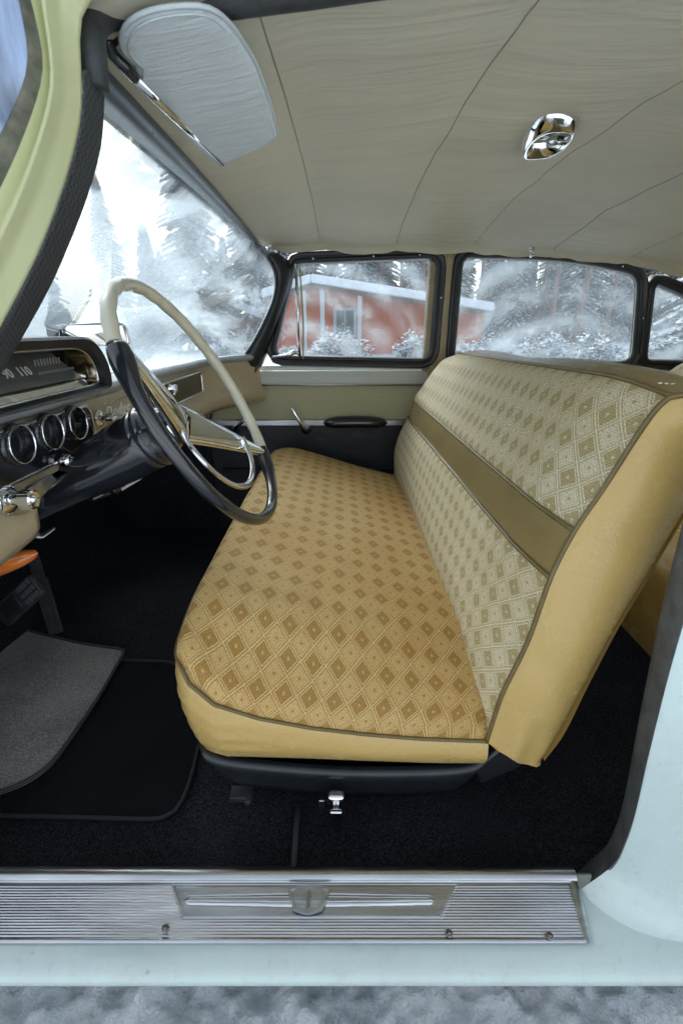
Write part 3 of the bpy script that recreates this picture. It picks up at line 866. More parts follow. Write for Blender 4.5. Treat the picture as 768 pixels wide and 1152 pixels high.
# front door: window frame, vent window
def win(px_pts, rad, Y, seg=7): return resample(rounded([at(x, y, Y=Y) for x, y in px_pts], rad, seg), 96, True)
PF = [(-.004, .028), (-.002, .006), (.002, -.006), (.008, -.010), (.014, -.006), (.017, .002), (.021, .000), (.030, -.007), (.036, -.004), (.040, .010), (.044, .03)]
f1 = win([(308, 400), (332, 296), (492, 290), (483, 404)], [.035, .02, .035, .035], 2.005)
rows = frame_ring(f1, PF); mb = MB(); mb.grid(rows, cv=True); fr1 = mb.build('front_window_frame', M['black_satin'], car)
fr1_glass = pane('window_glass', offset_loop(f1, (0, 1, 0), 0), M['w1_glass'], fr1, dy=.022)
# chrome divider and vent latch
a, b = at(337, 403, Y=2.0), at(333, 297, Y=1.99)
mb = MB(); mb.tube([a, b], .0065, 8); mb.build('vent_divider', M['chrome'], fr1)
a, b = at(329, 397, Y=2.0), at(326, 345, Y=1.995)
mb = MB(); mb.tube(cr([at(341, 404, Y=1.99), at(341, 360, Y=1.99), at(337, 300, Y=1.985)], 4), .0030, 8); mb.build('vent_seal', mat('cream_seal', (.42, .36, .2), .6), fr1)
mb = MB(); mb.tube(cr([at(305, 401, Y=1.985), at(322, 400, Y=1.975), at(331, 396, Y=1.98), at(336, 398, Y=1.985)], 5), [.006] * 6 + [.009] * 5 + [.006] * 5, 8); mb.build('vent_latch', M['chrome'], fr1)
mb = MB(); mb.tube(cr([at(316, 372, Y=1.99), at(320, 378, Y=1.985), at(316, 384, Y=1.985)], 4), .003, 8); mb.build('hook', M['chrome'], fr1)
# tan centre post, far side
mb = MB()
pp = [at(494, 284, Y=2.0), at(512, 284, Y=2.0), at(501, 412, Y=2.02), at(483, 412, Y=2.02)]
pts = [(p.x, p.z) for p in pp]
rows = []
for k in range(13):
    t = k / 12; s = t
    xa = lerp(pp[0].x - .03, pp[3].x - .03, s); xb = lerp(pp[1].x + .03, pp[2].x + .03, s); z = lerp(pp[0].z + .06, pp[3].z - .55, s)
    rows.append([Vector((lerp(xa, xb, u), 2.022 + d, z)) for u, d in ((0, .02), (.22, .004), (.30, -.004), (.42, -.006), (.5, -.002), (.58, -.006), (.70, -.004), (.78, .004), (1, .02))])
mb.grid(rows); mb.build('far_centre_post', M['tan_post'], car, solid=.01)
# rear door window
f2 = win([(511, 404), (521, 289), (640, 292), (719, 309), (712, 408)], [.02, .03, .25, .05, .06], 2.005)
rows = frame_ring(f2, PF); mb = MB(); mb.grid(rows, cv=True); fr2 = mb.build('rear_window_frame', M['black_satin'], car)
pane('window_glass', f2, M['w2_glass'], fr2, dy=.022)
inn_ = offset_loop(f2, (0, 1, 0), -.003)
mb = MB(); mb.tube([p + Vector((0, .012, 0)) for p in f2[10:80]], .0045, 6); mb.build('pale_seal', mat('pale_seal', (.55, .60, .52), .5), fr2)
for o_, ptl in ((fr1, ((352, 291), (420, 288), (472, 287), (496, 335))), (fr2, ((552, 287), (628, 288), (700, 300), (723, 358)))):
    for x, y in ptl:
        c = at(x, y, Y=1.998); mb = MB(); mb.lathe(c, (0, -1, 0), [(-.002, .0045), (.001, .004), (.0018, .002), (.002, 0)], 10); mb.build('frame_screw', M['chrome'], o_)
# quarter window
f3 = win([(727, 405), (737, 319), (768, 331), (860, 385), (870, 408)], [.02, .02, .1, .1, .03], 2.005)
rows = frame_ring(f3, PF); mb = MB(); mb.grid(rows, cv=True); fr3 = mb.build('quarter_window_frame', M['black_satin'], car)
pane('window_glass', f3, M['w2_glass'], fr3, dy=.022)
# rear door lower trim
rd = strip('rear_door', -.95, zD, YD + .004, M['blackvinyl'], car, x0=.50, x1=2.05)
strip('upper_trim', zB + .004, zA - .012, YD - .012, M['doortop'], rd, x0=.53, x1=2.05)
strip('cloth_panel', zC, zB, YD - .004, M['doorcloth'], rd, x0=.53, x1=2.05)
# outer door skin, window ledges and the body behind the frames
mb = MB()
for (x0, x1) in ((-.62, .47), (.49, 2.1)):
    mb.box(V((x0 + x1) / 2, 2.085, -.56), (x1 - x0, .05, .80))
mb.box(V(.95, 2.05, .315), (2.4, .06, .035))
mb.build('body_side', M['mint'], car, smooth=False, bevel=.012)

# ------------------------------------------------------------------ roof lining
BOW = [-.08, .205, .50, .80, 1.10, 1.42, 1.75]
def zedge(x): return .283 - .060 * max(0, (x - .35) / .85) ** 2
def xhead(y): return lerp(-.239, -.300, (y - .65) / 1.28) - .003
def zhead(y): return lerp(.240, .276, (y - .65) / 1.28) + .010 * (1 - ((y - 1.27) / .7) ** 2)
def zroof(x, y):
    c = (y - 1.27) / (.69 if y > 1.27 else .86)
    amp = lerp(.030, .066, sm((x + .27) / .5))
    z = zedge(x) + amp * (1 - abs(c) ** 2.2)
    # cloth hangs between the bows
    xs = [-.27] + BOW + [2.2]
    for a, b in zip(xs, xs[1:]):
        if a <= x <= b:
            t = (x - a) / (b - a); z -= .010 * math.sin(t * PI) ** .8
    xh = xhead(y); eh = sm((x - xh) / .24); z = lerp(zhead(y), z, eh)
    e = sm((1.0 - abs(c)) / .35)
    w = noise.noise(Vector((x * 2.2, y * 8, 1.7))) * .007 + noise.noise(Vector((x * 4 + 3, y * 17, 5.1))) * .0016
    w += .0035 * (1 - e) * math.sin(y * 150 + 5 * noise.noise(Vector((x * 4, y * 4, 0)))) * (.5 + noise.noise(Vector((x * 6, 1, y * 3))))
    w *= eh
    w += eh * (1 - e) * .0065 * noise.noise(Vector((x * 16 + y * 6, y * 5, 7.7)))
    return z + w
rows = []
XS = [lerp(-.262, 2.15, i / 300) for i in range(301)]
def xs_(x, y): return x if x > 0 else x * (xhead(y) / -.262)
YS = [lerp(.44, 1.965, j / 160) for j in range(161)]
for x in XS:
    rows.append([V(xs_(x, y), y, zroof(xs_(x, y), y)) for y in YS])
mb = MB(); mb.grid(rows)
# lower edges tuck down to the frames
mb.grid([[V(x, 1.965, zroof(x, 1.965)) for x in XS], [V(x, 1.985, zroof(x, 1.965) - .012) for x in XS], [V(x, 1.99, zroof(x, 1.965) - .020) for x in XS]])
hl = mb.build('roof_lining', M['headliner'], car)
for b in BOW:
    mb = MB(); mb.tube([V(b + .02 * math.sin((y - .6) * 2.2) * 0, y, zroof(b, y) - .0006) for y in YS[::2]], .0009, 5); mb.build('lining_seam', M['seam'], hl)
# C-post side lining (rear corner)
rows = []
for i in range(20):
    x = lerp(1.12, 2.1, i / 19)
    rows.append([V(x, 1.99 - .02 * k / 8 * 0, lerp(zroof(x, 1.965) - .02, -.10, k / 8)) + Vector((0, .035, 0)) for k in range(9)])
# outer roof shell
rows = []
for i in range(30):
    x = lerp(-.34, 2.3, i / 29)
    rows.append([V(x, lerp(.46, 2.06, j / 20), .40 - .07 * abs((j - 10) / 10) ** 3 - (.12 * max(0, (x - 1.2)) ** 2)) for j in range(21)])
mb = MB(); mb.grid(rows); mb.build('roof_skin', M['mint'], car, solid=.004)
# header trim over the windscreen
P1 = [Vector((-.262, .60, .232)), Vector((-.266, 1.25, .262)), Vector((-.268, 1.93, .236))]
h0, h1 = at(145, 110, Y=.65), at(293, 276, Y=1.93); g0, g1 = at(119, 124, Y=.65), at(287, 280, Y=1.93)
def arch(t): return Vector((0, 0, .008 * (1 - (2 * t - 1) ** 2)))
hb = [h0.lerp(h1, t) + arch(t) for t in (-.14, 0, .25, .5, .75, 1.03)]
ht = [g0.lerp(g1, t) + arch(t) for t in (-.14, 0, .25, .5, .75, 1.03)]
hb, ht = resample(cr(hb, 6), 40), resample(cr(ht, 6), 40)
rows = [[p + Vector((.004, 0, .12)) for p in hb]] + [[p.lerp(q, t) + Vector((.004 * math.sin(t * PI), 0, -.005 * math.sin(t * PI))) for p, q in zip(hb, ht)] for t in [k / 8 for k in range(9)]] + [[q + Vector((-.02, 0, .004)) for q in ht]]
mb = MB(); mb.grid(rows); hd = mb.build('windscreen_header', M['grey_blue'], car)
for t_ in (.10, .42, .72):
    c = h0.lerp(h1, t_).lerp(g0.lerp(g1, t_), .55) + arch(t_) - Vector((0, 0, .004)); mb = MB(); mb.lathe(c + Vector((0, 0, .004)), (.3, 0, -1), [(0, .0055), (.003, .005), (.0045, .003), (.0045, 0)], 12); mb.build('header_screw', M['chrome'], hd)
# dome light
def dome():
    ZD = zroof(.38, 1.04) + .001
    o_ = cr([at(x, y, Z=ZD) for x, y in ((587, 170), (586, 156), (594, 142), (606, 132), (618, 128), (636, 128), (651, 133), (646, 146), (636, 158), (620, 168), (604, 170))], 6, True)
    i_ = cr([at(x, y, Z=ZD - .006) for x, y in ((597, 165), (601, 156), (610, 148), (622, 143), (634, 142), (641, 143), (639, 150), (631, 158), (618, 164), (606, 166))], 6, True)
    o_, i_ = resample(o_, 72, True), resample(i_, 72, True)
    c = sum(i_, Vector()) / len(i_)
    def up(L, dz): return [p + Vector((0, 0, dz)) for p in L]
    ph = [(t, -.017 * math.sin(t * PI) ** .8) for t in [k / 12 for k in range(13)]]
    mb = MB(); mb.grid([up(o_, .01)] + [[p.lerp(q, t) + Vector((0, 0, dz)) for p, q in zip(o_, i_)] for t, dz in ph] + [up([p.lerp(c, .04) for p in i_], .012)], cv=True)
    o = mb.build('dome_light', M['chrome'], car)
    mb = MB(); mb.grid([up([p.lerp(c, t) for p in i_], .010 - .010 * t) for t in (.02, .3, .6, .85, .999)], cv=True)
    mb.build('lens', mat('lamp_lens', (.20, .23, .25), .10, .4), o)
    e = at(630, 156, Z=ZD - .012)
    mb = MB(); mb.box(e, (.012, .008, .008)); mb.build('switch', M['black'], o, smooth=False, bevel=.002)
dome()
# coat hook
c = at(599, 268, Y=1.94); c.z = V(0, 0, zroof(c.x, 1.93)).z
mb = MB(); mb.tube(cr([c + Vector((0, 0, .005)), c + Vector((0, -.012, -.008)), c + Vector((0, -.020, -.020)), c + Vector((0, -.008, -.030)), c + Vector((0, .002, -.024))], 5), [.006 - .0012 * math.sin(i / 6) for i in range(21)], 10)
mb.lathe(c + Vector((0, -.002, -.004)), (0, -1, -.5), [(0, .011), (.004, .010), (.006, .004), (.006, 0)], 14)
mb.build('coat_hook', M['chrome'], car)
# sun visor
VZ = .226
vp = [(134, 47), (150, 22), (190, 11), (236, 11), (262, 34), (288, 75), (305, 118), (314, 150), (246, 183), (228, 166), (190, 130), (152, 90), (158, 77), (143, 70)]
def vat(x, y):
    Z = VZ
    for _ in range(8): p = at(x, y, Z=Z); Z = VZ + .16 * (p.x + .21)
    return p
lp = resample(rounded([vat(x, y) for x, y in vp], .018, 4), 80, True)
def vplane(p): return V(p.x, p.y, VZ + .16 * (p.x + .21) + .004 * math.sin(p.y * 14))
lp = [vplane(p) for p in lp]
c = sum(lp, Vector()) / len(lp)
rings = [[vplane(c.lerp(p, t)) + Vector((0, 0, -.0045 * math.sqrt(max(0, 1 - t ** 7)) + .0007 * noise.noise(Vector((c.lerp(p, t).x * 60, c.lerp(p, t).y * 18, 0))))) for p in lp] for t in (.001, .2, .4, .6, .75, .86, .93, .955, .97, .99, 1)]
rings += [[vplane(c.lerp(p, t)) + Vector((0, 0, .007 * math.sqrt(max(0, 1 - t ** 4)))) for p in lp] for t in (1.0, .9, .5, .001)]
mb = MB(); mb.grid(rings, cv=True); vis = mb.build('sun_visor', M['visor'], car)
sgn = 1 if (offset_loop(lp, (0, 0, 1), .01)[0] - c).length < (lp[0] - c).length else -1
st = [p + Vector((0, 0, -.0030)) for p in offset_loop(lp, (0, 0, 1), .0055 * sgn)]
mb = MB(); mb.tube(st, .0009, 5, closed=True); mb.build('stitching', mat('visor_piping', (.52, .59, .61), .5), vis)
st = [p + Vector((0, 0, 0)) for p in lp]
mb = MB(); mb.tube(st, .0022, 6, closed=True); mb.build('edge_piping', bpy.data.materials['visor_piping'], vis)
mb = MB(); mb.tube(cr([at(120, 42, Z=.24), at(128, 62, Z=.232), at(143, 78, Z=.226), at(152, 88, Z=.224)], 6), .0055, 10); mb.tube([at(120, 42, Z=.245), at(160, 26, Z=.245)], .009, 10)
mb.build('visor_arm', M['black'], vis)
mb = MB(); mb.tube([at(152, 88, Z=.226), at(250, 183, Z=.226)], .005, 8); mb.build('visor_rod', M['chrome'], vis)

# ------------------------------------------------------------------ windscreen and far pillar
def ws(s, r):
    """s 0..1 near to far side, r 0 bottom .. 1 top"""
    q = 2 * s - 1
    yb = 1.27 + .70 * q; yt = 1.27 + .66 * q
    if q > 0: yb += .05 * q; yt += .05 * q
    xb = -.93 + (.57 if q > 0 else .30) * abs(q) ** 3.2; xt = lerp(-.270, -.318, s)
    zb = -.150; ztp = lerp(.228, .262, s) + .008 * (1 - q * q)
    if q > 0: xt += .085 * q ** 6
    x = lerp(xb, xt, r) + (.02 * math.sin(r * PI) * q ** 6 if q > 0 else 0) - .035 * math.sin(r * PI) * (1 - q * q); y = lerp(yb, yt, r) + .03 * math.sin(r * PI) * q ** 3; z = lerp(zb, ztp, r)
    return V(x, y, z)
rows = [[ws(i / 60, j / 24) for j in range(25)] for i in range(61)]
mb = MB(); mb.grid(rows); wsc = mb.build('windscreen', M['ws_glass'], car)
# far A pillar: dark trim between windscreen and door frame
pa = [at(x, y, Y=Y) for x, y, Y in ((290, 279, 1.93), (304, 293, 1.94), (311, 312, 1.95), (309, 335, 1.96), (298, 362, 1.965), (284, 388, 1.965), (270, 408, 1.96))]
pb = [at(x, y, Y=Y) for x, y, Y in ((306, 281, 1.98), (322, 290, 1.99), (328, 308, 2.0), (322, 335, 2.0), (311, 368, 2.0), (300, 396, 2.0), (292, 414, 2.0))]
pa, pb = resample(cr(pa, 6), 40), resample(cr(pb, 6), 40)
rows = [[p + Vector((-.02, .06, 0)) for p in pa], [p + Vector((-.004, .01, 0)) for p in pa]] + [[p.lerp(q, t) + Vector((0, -.018 * math.sin(t * PI) ** .6, 0)) for p, q in zip(pa, pb)] for t in [k / 8 for k in range(9)]] + [[q + Vector((0, .06, 0)) for q in pb]]
mb = MB(); mb.grid(rows); mb.build('far_windscreen_pillar', M['black_satin'], car)
mb = MB(); mb.tube([p + Vector((-.003, -.004, 0)) for p in pa], .0045, 8); mb.build('bright_bead', M['grey_blue'], bpy.data.objects['far_windscreen_pillar'])
# bonnet and wings in front
rows = []
for i in range(26):
    x = lerp(-.95, -2.5, i / 25)
    rows.append([V(x, lerp(.35, 2.15, j / 24), -.20 - .03 * ((j - 12) / 12) ** 2 - .02 * i / 25 + .01 * noise.noise(Vector((x * 3, j * .4, 0)))) for j in range(25)])
mb = MB(); mb.grid(rows); mb.build('bonnet', M['snow'], car, solid=.03)
mb = MB(); mb.box(V(-2.02, 1.25, -.56), (1.6, 1.76, .64)); mb.build('front_body', M['mint'], car, smooth=False, bevel=.05)

# ------------------------------------------------------------------ dashboard
def xface(y):
    """dash face sweeps rearward where it meets the doors"""
    e = max(0, (y - 1.62) / .38); f = max(0, (.66 - y) / .2)
    return -.50 + .155 * e ** 2.2 + .02 * f
ys = [lerp(.50, 2.0, i / 150) for i in range(151)]
def dash_prof(y):
    X = xface(y); e = sm((y - 1.60) / .4)
    return [(X - .42, -.128), (X - .30, -.126), (X - .12, -.126), (X - .07, -.120), (X - .045, -.118)]
# top pad (silver-grey metal) and tan face
rows = []
for y in ys:
    X = xface(y); rows.append([V(x, y, z) for x, z in ((X - .60, -.150), (X - .42, -.140), (X - .25, -.132), (X - .12, -.126), (X - .06, -.119), (X - .02, -.112), (X + .006, -.108), (X + .016, -.114), (X + .018, -.124), (X + .010, -.132), (X - .004, -.136))])
mb = MB(); mb.grid(rows); dtop = mb.build('dashboard_top', mat('silver_painted_metal', (.46, .50, .53), .30, .4, var=.1, vscale=10, rvar=.1), car)
rows = []
for y in ys:
    X = xface(y); lowc = -.285 - .012 * sm((1.1 - y) / .4)
    hi = .235 if .665 < y < .862 else 9
    rows.append([V(x, y, max(z, -hi)) for x, z in ((X - .004, -.134), (X + .000, -.145), (X + .002, -.20), (X + .006, -.238), (X + .016, -.250), (X + .024, -.262), (X + .022, lowc), (X + .010, lowc - .018), (X - .02, lowc - .022), (X - .12, lowc - .02))])
mb = MB(); mb.grid(rows); dash = mb.build('dashboard', M['tan'], car)
# far end cap with dark edging
ec_ = [at(x, y, Y=1.985) for x, y in ((290, 410), (283, 424), (270, 437), (252, 448), (240, 460), (236, 475))]
mb = MB(); mb.tube(cr(ec_, 6), .006, 8); mb.build('edge_piping', M['black'], dash)
poly = [at(x, y, Y=1.98) for x, y in ((290, 408), (284, 423), (270, 436), (252, 447), (240, 459), (232, 470))] + [V(-.75, 1.98, -.30), V(-.75, 1.98, -.135)]
mb = MB(); mb.prism(poly, (0, .03, 0)); mb.build('end_panel', M['tan'], dash, smooth=False, bevel=.004)
DX = -.50
def df(px, py, X=DX): return at(px, py, X=X)
# instrument cluster
def plate_on_face(pxs, rad, name, m, parent, X=DX, th=.006, border=None, bm=None):
    lp = rounded([df(x, y, X) for x, y in pxs], rad, 6)
    mb = MB(); mb.prism(lp, (th, 0, 0)); o = mb.build(name, m, parent, smooth=False, bevel=.0015)
    if border:
        mb = MB(); mb.tube([p + Vector((th, 0, 0)) for p in lp], border, 8, closed=True); mb.build('trim_ring', bm or M['chrome'], parent)
    return o
def rect_face(y0, y1, z0, z1, rad, name, m, parent, X, th, border=None, bm=None):
    lp = rounded([V(X, y0, z0), V(X, y0, z1), V(X, y1, z1), V(X, y1, z0)], rad, 6)
    mb = MB(); mb.prism(lp, (th, 0, 0)); o = mb.build(name, m, parent, smooth=False, bevel=.0015)
    if border:
        mb = MB(); mb.tube([p + Vector((th, 0, 0)) for p in lp], border, 8, closed=True); mb.build('trim_ring', bm or M['chrome'], parent)
    return o
rect_face(.40, .895, -.218, -.142, .022, 'cluster_panel', M['black'], dash, -.505, .016, .0030)
for k, (px, py) in enumerate(((20, 500), (55, 486), (84, 476))):
    c = df(px, py, -.486); mb = MB()
    mb.lathe(c, (1, 0, 0), [(.004, .0285), (.008, .0295), (.0095, .0292), (.0095, .0280), (.007, .0276)], 36)
    g = mb.build('gauge', M['chrome'], dash)
    mb = MB(); mb.lathe(c, (1, 0, 0), [(-.010, .025), (.007, .0277)], 36); mb.lathe(c, (1, 0, 0), [(-.004, .032), (.006, .030), (.004, .029)], 36); mb.build('gauge_rim', M['black'], dash)
    mb = MB(); mb.lathe(c + Vector((-.012, 0, 0)), (1, 0, 0), [(0, .0255), (.0012, .0255), (.0014, 0)], 32)
    mb.build('gauge_face', M['darkface'], dash)
    mb = MB(); q = c + Vector((-.009, -.006 if k else -.004, -.004)); mb.lathe(q, (1, 0, 0), [(0, .005), (.003, .0045), (.004, 0)], 12)
    for a in range(-50, 60, 22):
        r = math.radians(a + 90); mb.box(c + Vector((-.0095, math.cos(r) * .019, math.sin(r) * .019)), (.001, .0011, .0045), Matrix.Rotation(r - PI / 2, 3, 'X'))
    a = math.radians((60, 100, 130)[k]); mb.tube([q, q + Vector((.001, math.cos(a) * .020, math.sin(a) * .020))], .0007, 5)
    mb.build('gauge_marks', M['print'], dash)
# speedometer pod
hood = [(-.58, -.120), (-.58, -.038), (-.45, -.034), (-.445, -.040), (-.45, -.046)]
def pod_outline(X, g=0):
    return rounded([V(X, .30, -.112 + g * .5), V(X, .30, -.014 - g), V(X, .880 - g, -.018 - g), V(X, .918 - g * 1.2, -.070), V(X, .914 - g, -.112 + g * .5)], [.01, .01, .045, .03, .012], 6)
mb = MB(); mb.grid([pod_outline(-.64), pod_outline(-.50), pod_outline(-.447), pod_outline(-.443, .004), pod_outline(-.450, .016), pod_outline(-.468, .018)], cv=True)
pod = mb.build('speedometer_pod', M['black_satin'], car, angle=40)
mb = MB(); mb.tube([p for p in pod_outline(-.462, .018)], .0024, 8, closed=True); mb.build('chrome_bezel', M['chrome'], pod)
mb = MB(); mb.grid([pod_outline(-.462, .018), pod_outline(-.515, .026)], cv=True); mb.build('inner_bezel', mat('brassy_chrome', (.55, .48, .33), .15, 1), pod)
def face_q(y0, y1, z0, z1, xa, xb):  # slanted inner face
    return [V(xa, y0, z0), V(xa, y1, z0), V(xb, y1 - .03, z1), V(xb, y0, z1)]
fq = [V(-.480, .40, -.090), V(-.480, .878, -.090), V(-.513, .835, -.036), V(-.513, .40, -.036)]
mb = MB(); mb.prism(fq, (-.004, 0, -.003)); mb.build('speedometer_face', M['speedface'], pod, smooth=False)
yd = (fq[3] - fq[0]).normalized(); xd = Vector((0, 1, 0)); nrm = xd.cross(yd)
for s, px, py in (('50', -22, 446), ('70', 5, 438), ('90', 16, 433), ('110', 28, 428)):
    pass
t0 = V(-.4795, 0, -.0895)
def on_face(y, h): 
    d = (fq[3] - fq[0]); return Vector((fq[0].x, y, fq[0].z)) + d * h + nrm * -.0 + Vector((.0025, 0, .002))
for s, y in (('30', .600), ('50', .632), ('70', .664), ('90', .697), ('110', .735)):
    text('speed_number', s, .0205, on_face(y, .40), (0, 1, 0), yd, M['print'], pod, .0004, bold=.0004)
mb = MB()
for k in range(22): mb.box(on_face(.765 + k * .0048, .30), (.0009, .0012, .004))
for k in range(9): mb.box(on_face(.775 + k * .0085, .58), (.0009, .0034, .010))
mb.build('speed_marks', mat('dim_print', (.32, .35, .34), .5), pod, smooth=False)
mb = MB(); lp = [V(-.472, .40, -.109), V(-.472, .875, -.109), V(-.480, .872, -.0915), V(-.480, .40, -.0915)]
mb.prism(lp, (.006, 0, .0)); mb.build('lower_chrome_bar', M['chrome'], pod, smooth=False, bevel=.002)
# chrome moulding along the dash
mb = MB(); mb.tube([V(xface(y) + .006, y, -.128) for y in ys[40:]], .0042, 8); mb.build('dash_moulding', M['chrome'], dash)
mb = MB(); mb.tube([V(xface(y) + .006, y, -.132) for y in ys[:55]], .0030, 8); mb.build('dash_moulding', M['alu'], dash)
# glovebox / radio panel
rect_face(1.15, 1.66, -.218, -.150, .014, 'glovebox_door', mat('bronze_panel', (.10, .085, .06), .2, .7, rvar=.06), dash, -.503, .012, .0035)
mb = MB(); c = df(192, 437, -.49); mb.lathe(c + Vector((-.004, 0, 0)), (1, 0, 0), [(0, .016), (.004, .015), (.008, .010), (.018, .012), (.022, .010), (.023, 0)], 20); mb.box(c + Vector((.016, -.012, -.008)), (.006, .03, .008), Matrix.Rotation(.5, 3, 'X'))
mb.build('glovebox_latch', M['chrome'], dash)
# knobs
def knob(px, py, X, r=.012, L=.035, esc=.018):
    c = df(px, py, X); mb = MB()
    mb.lathe(c, (1, 0, 0), [(-.006, esc), (.003, esc * .95), (.007, esc * .7), (.008, r * .55), (L * .5, r * .5), (L * .55, r * .95), (L * .95, r), (L, r * .8), (L * .97, r * .45), (L * 1.05, r * .3), (L * 1.07, 0)], 20)
    for k in range(6):
        a = k * PI / 3; mb.box(c + Vector((L * .75, math.cos(a) * r * .9, math.sin(a) * r * .9)), (L * .4, r * .3, r * .3), Matrix.Rotation(a, 3, 'X'))
    return mb.build('dash_knob', M['chrome'], dash, angle=35)
knob(111, 471, -.495); knob(8, 562, -.475, .014, .04, .022); knob(76, 518, -.478, .009, .02, .012)
# brand script
xs = df(133, 461, -.496)
text('dash_script', 'Dodge', .036, xs + Vector((0, 0, 0)), (0, 1, 0), (0, 0, 1), M['print'], dash, .0015, shear=.35, spacing=1.25)
mb = MB(); mb.tube([xs + Vector((.002, -.06, .022)), xs + Vector((.002, .05, .022))], .0015, 6); mb.tube([xs + Vector((.002, -.05, -.022)), xs + Vector((.002, .03, -.022))], .0015, 6); mb.build('script_line', M['chrome'], dash)
# bright plate under the column
pl = [df(5, 580, -.475), df(20, 556, -.475), df(55, 533, -.475), df(62, 540, -.475), df(28, 578, -.475)]
mb = MB(); mb.prism(rounded(pl, .006, 4), (.004, 0, 0)); mb.build('column_plate', M['alu'], dash, smooth=False, bevel=.001)

# ------------------------------------------------------------------ steering
WC = V(-.233, .796, -.1305); AL = .479; RW = .2145
ax = Vector((math.cos(AL), 0, math.sin(AL))); wv_ = Vector((-math.sin(AL), 0, math.cos(AL))); wy = Vector((0, 1, 0))
def wp(deg, r, h=0): a = math.radians(deg); return WC + (wy * math.cos(a) + wv_ * math.sin(a)) * r + ax * h
def rim_arc(a0, a1, base, bump_=0, n=160, swell=()):
    mb = MB(); path = []; rs = []
    for i in range(n + 1):
        a = lerp(a0, a1, i / n); r = base
        if bump_: r += bump_ * abs(math.sin(math.radians(a) * 14))
        for c, wd, amt in swell: r += amt * math.exp(-((a - c) / wd) ** 2)
        path.append(wp(a, RW - (r - base) * .8)); rs.append(r)
    mb.tube(path, rs, 16); return mb
sw = rim_arc(-38, 146, .0100, .0010).build('steering_wheel', M['ivory'], car)
rim_arc(146, 322, .0104, .0, swell=((152, 9, .006), (312, 8, .004))).build('black_rim', M['black'], sw)
for a in (-38, 146, 20):
    mb = MB(); mb.tube([wp(a - .25, RW), wp(a + .25, RW)], .0115 if a in (-38, 146) else .0111, 16); mb.build('rim_joint', M['piping'] if a not in (-38, 146) else M['black'], sw)
# hub: black bell below, chrome wings as spokes
mb = MB(); mb.lathe(WC - ax * .120, ax, [(0, .052), (.004, .056), (.012, .057), (.016, .052), (.020, .050), (.032, .044), (.046, .036), (.056, .030), (.058, 0)], 36)
mb.build('hub_bell', M['black'], sw)
def spoke(deg, mm=None):
    rows = []
    for i in range(19):
        t = i / 18; r = lerp(.004, RW - .006, t)
        w = .034 * (1 - t) ** 1.5 + .009 + .004 * math.sin(t * PI); h = lerp(-.058, .0, min(1, t * 1.06) ** .9); th = lerp(.017, .006, t)
        a = math.radians(deg); d = wy * math.cos(a) + wv_ * math.sin(a); s = ax.cross(d)
        row = []
        for k in range(20):
            b = 2 * PI * k / 20; cx, sx = math.cos(b), math.sin(b)
            ridge = 1 + .35 * math.exp(-(cx / .25) ** 2) * (1 if sx > 0 else 0)
            row.append(WC + d * r + s * (w * (abs(cx) ** .7) * (1 if cx > 0 else -1)) + ax * (h + th * sx * ridge))
        rows.append(row)
    mb = MB(); mb.grid(rows, cv=True); return mb.build('spoke', M['chrome'], sw)
spoke(-42); spoke(146)
mb = MB(); mb.lathe(WC - ax * .066, ax, [(0, .034), (.010, .034), (.018, .028), (.022, .018), (.024, 0)], 32); mb.build('horn_button', M['chrome'], sw)
mb = MB(); mb.lathe(WC - ax * .044, ax, [(0, .013), (.004, .012), (.006, 0)], 24); mb.build('horn_badge', mat('amber_badge', (.55, .30, .08), .25, .6), sw)
# horn ring, lower half
mb = MB(); path = [wp(a, .128 + .012 * math.cos(math.radians((a + 90 + 38) * 1.0)), -.004) for a in range(-150, -22, 4)]
path = [wp(-40, .130, -.004)] + [wp(a, .150 - .012 * math.exp(-((a + 48) / 8) ** 2), -.004) for a in range(-46, -158, -4)] + [wp(-164, .135, -.010), wp(-172, .10, -.022)]
mb.tube(cr(path, 3), .0050, 8, flat=(1.3, .8)); mb.build('horn_ring', M['chrome'], sw)
# column shroud
mb = MB(); base_c = WC - ax * .118
mb.lathe(base_c, -ax, [(0, .050), (.003, .054), (.012, .0545), (.05, .054), (.10, .050), (.16, .043), (.24, .036), (.30, .034), (.34, .033), (.50, .031)], 40)
colm = mb.build('steering_column', M['black'], car)
mb = MB(); c = at(126, 499, Y=.752); mb.lathe(c + Vector((0, .012, 0)), (.2, -1, .1), [(0, .011), (.006, .0105), (.010, .008), (.012, .004), (.010, 0)], 18); mb.build('ignition_lock', M['chrome'], colm)
mb = MB(); c = at(141, 504, Y=.754); mb.box(c + Vector((0, .010, 0)), (.016, .008, .014)); mb.build('column_cover', M['black_satin'], colm, smooth=False, bevel=.003)
mb = MB(); mb.lathe(WC - ax * .410, ax, [(0, .036), (.004, .040), (.010, .040), (.014, .036)], 32); mb.build('column_collar', M['chrome'], colm)
# bracket below the column
mb = MB(); mb.tube(cr([at(26, 566, Y=.74), at(30, 590, Y=.74), at(45, 603, Y=.75), at(62, 594, Y=.76)], 6), [.008, .009, .010, .011, .012, .012, .011, .010, .009, .008, .008, .007, .006, .006, .005, .004, .004, .003, .003], 10, flat=(1, .5)); mb.build('column_bracket', mat('steel_bracket', (.25, .28, .29), .3, 1), colm)
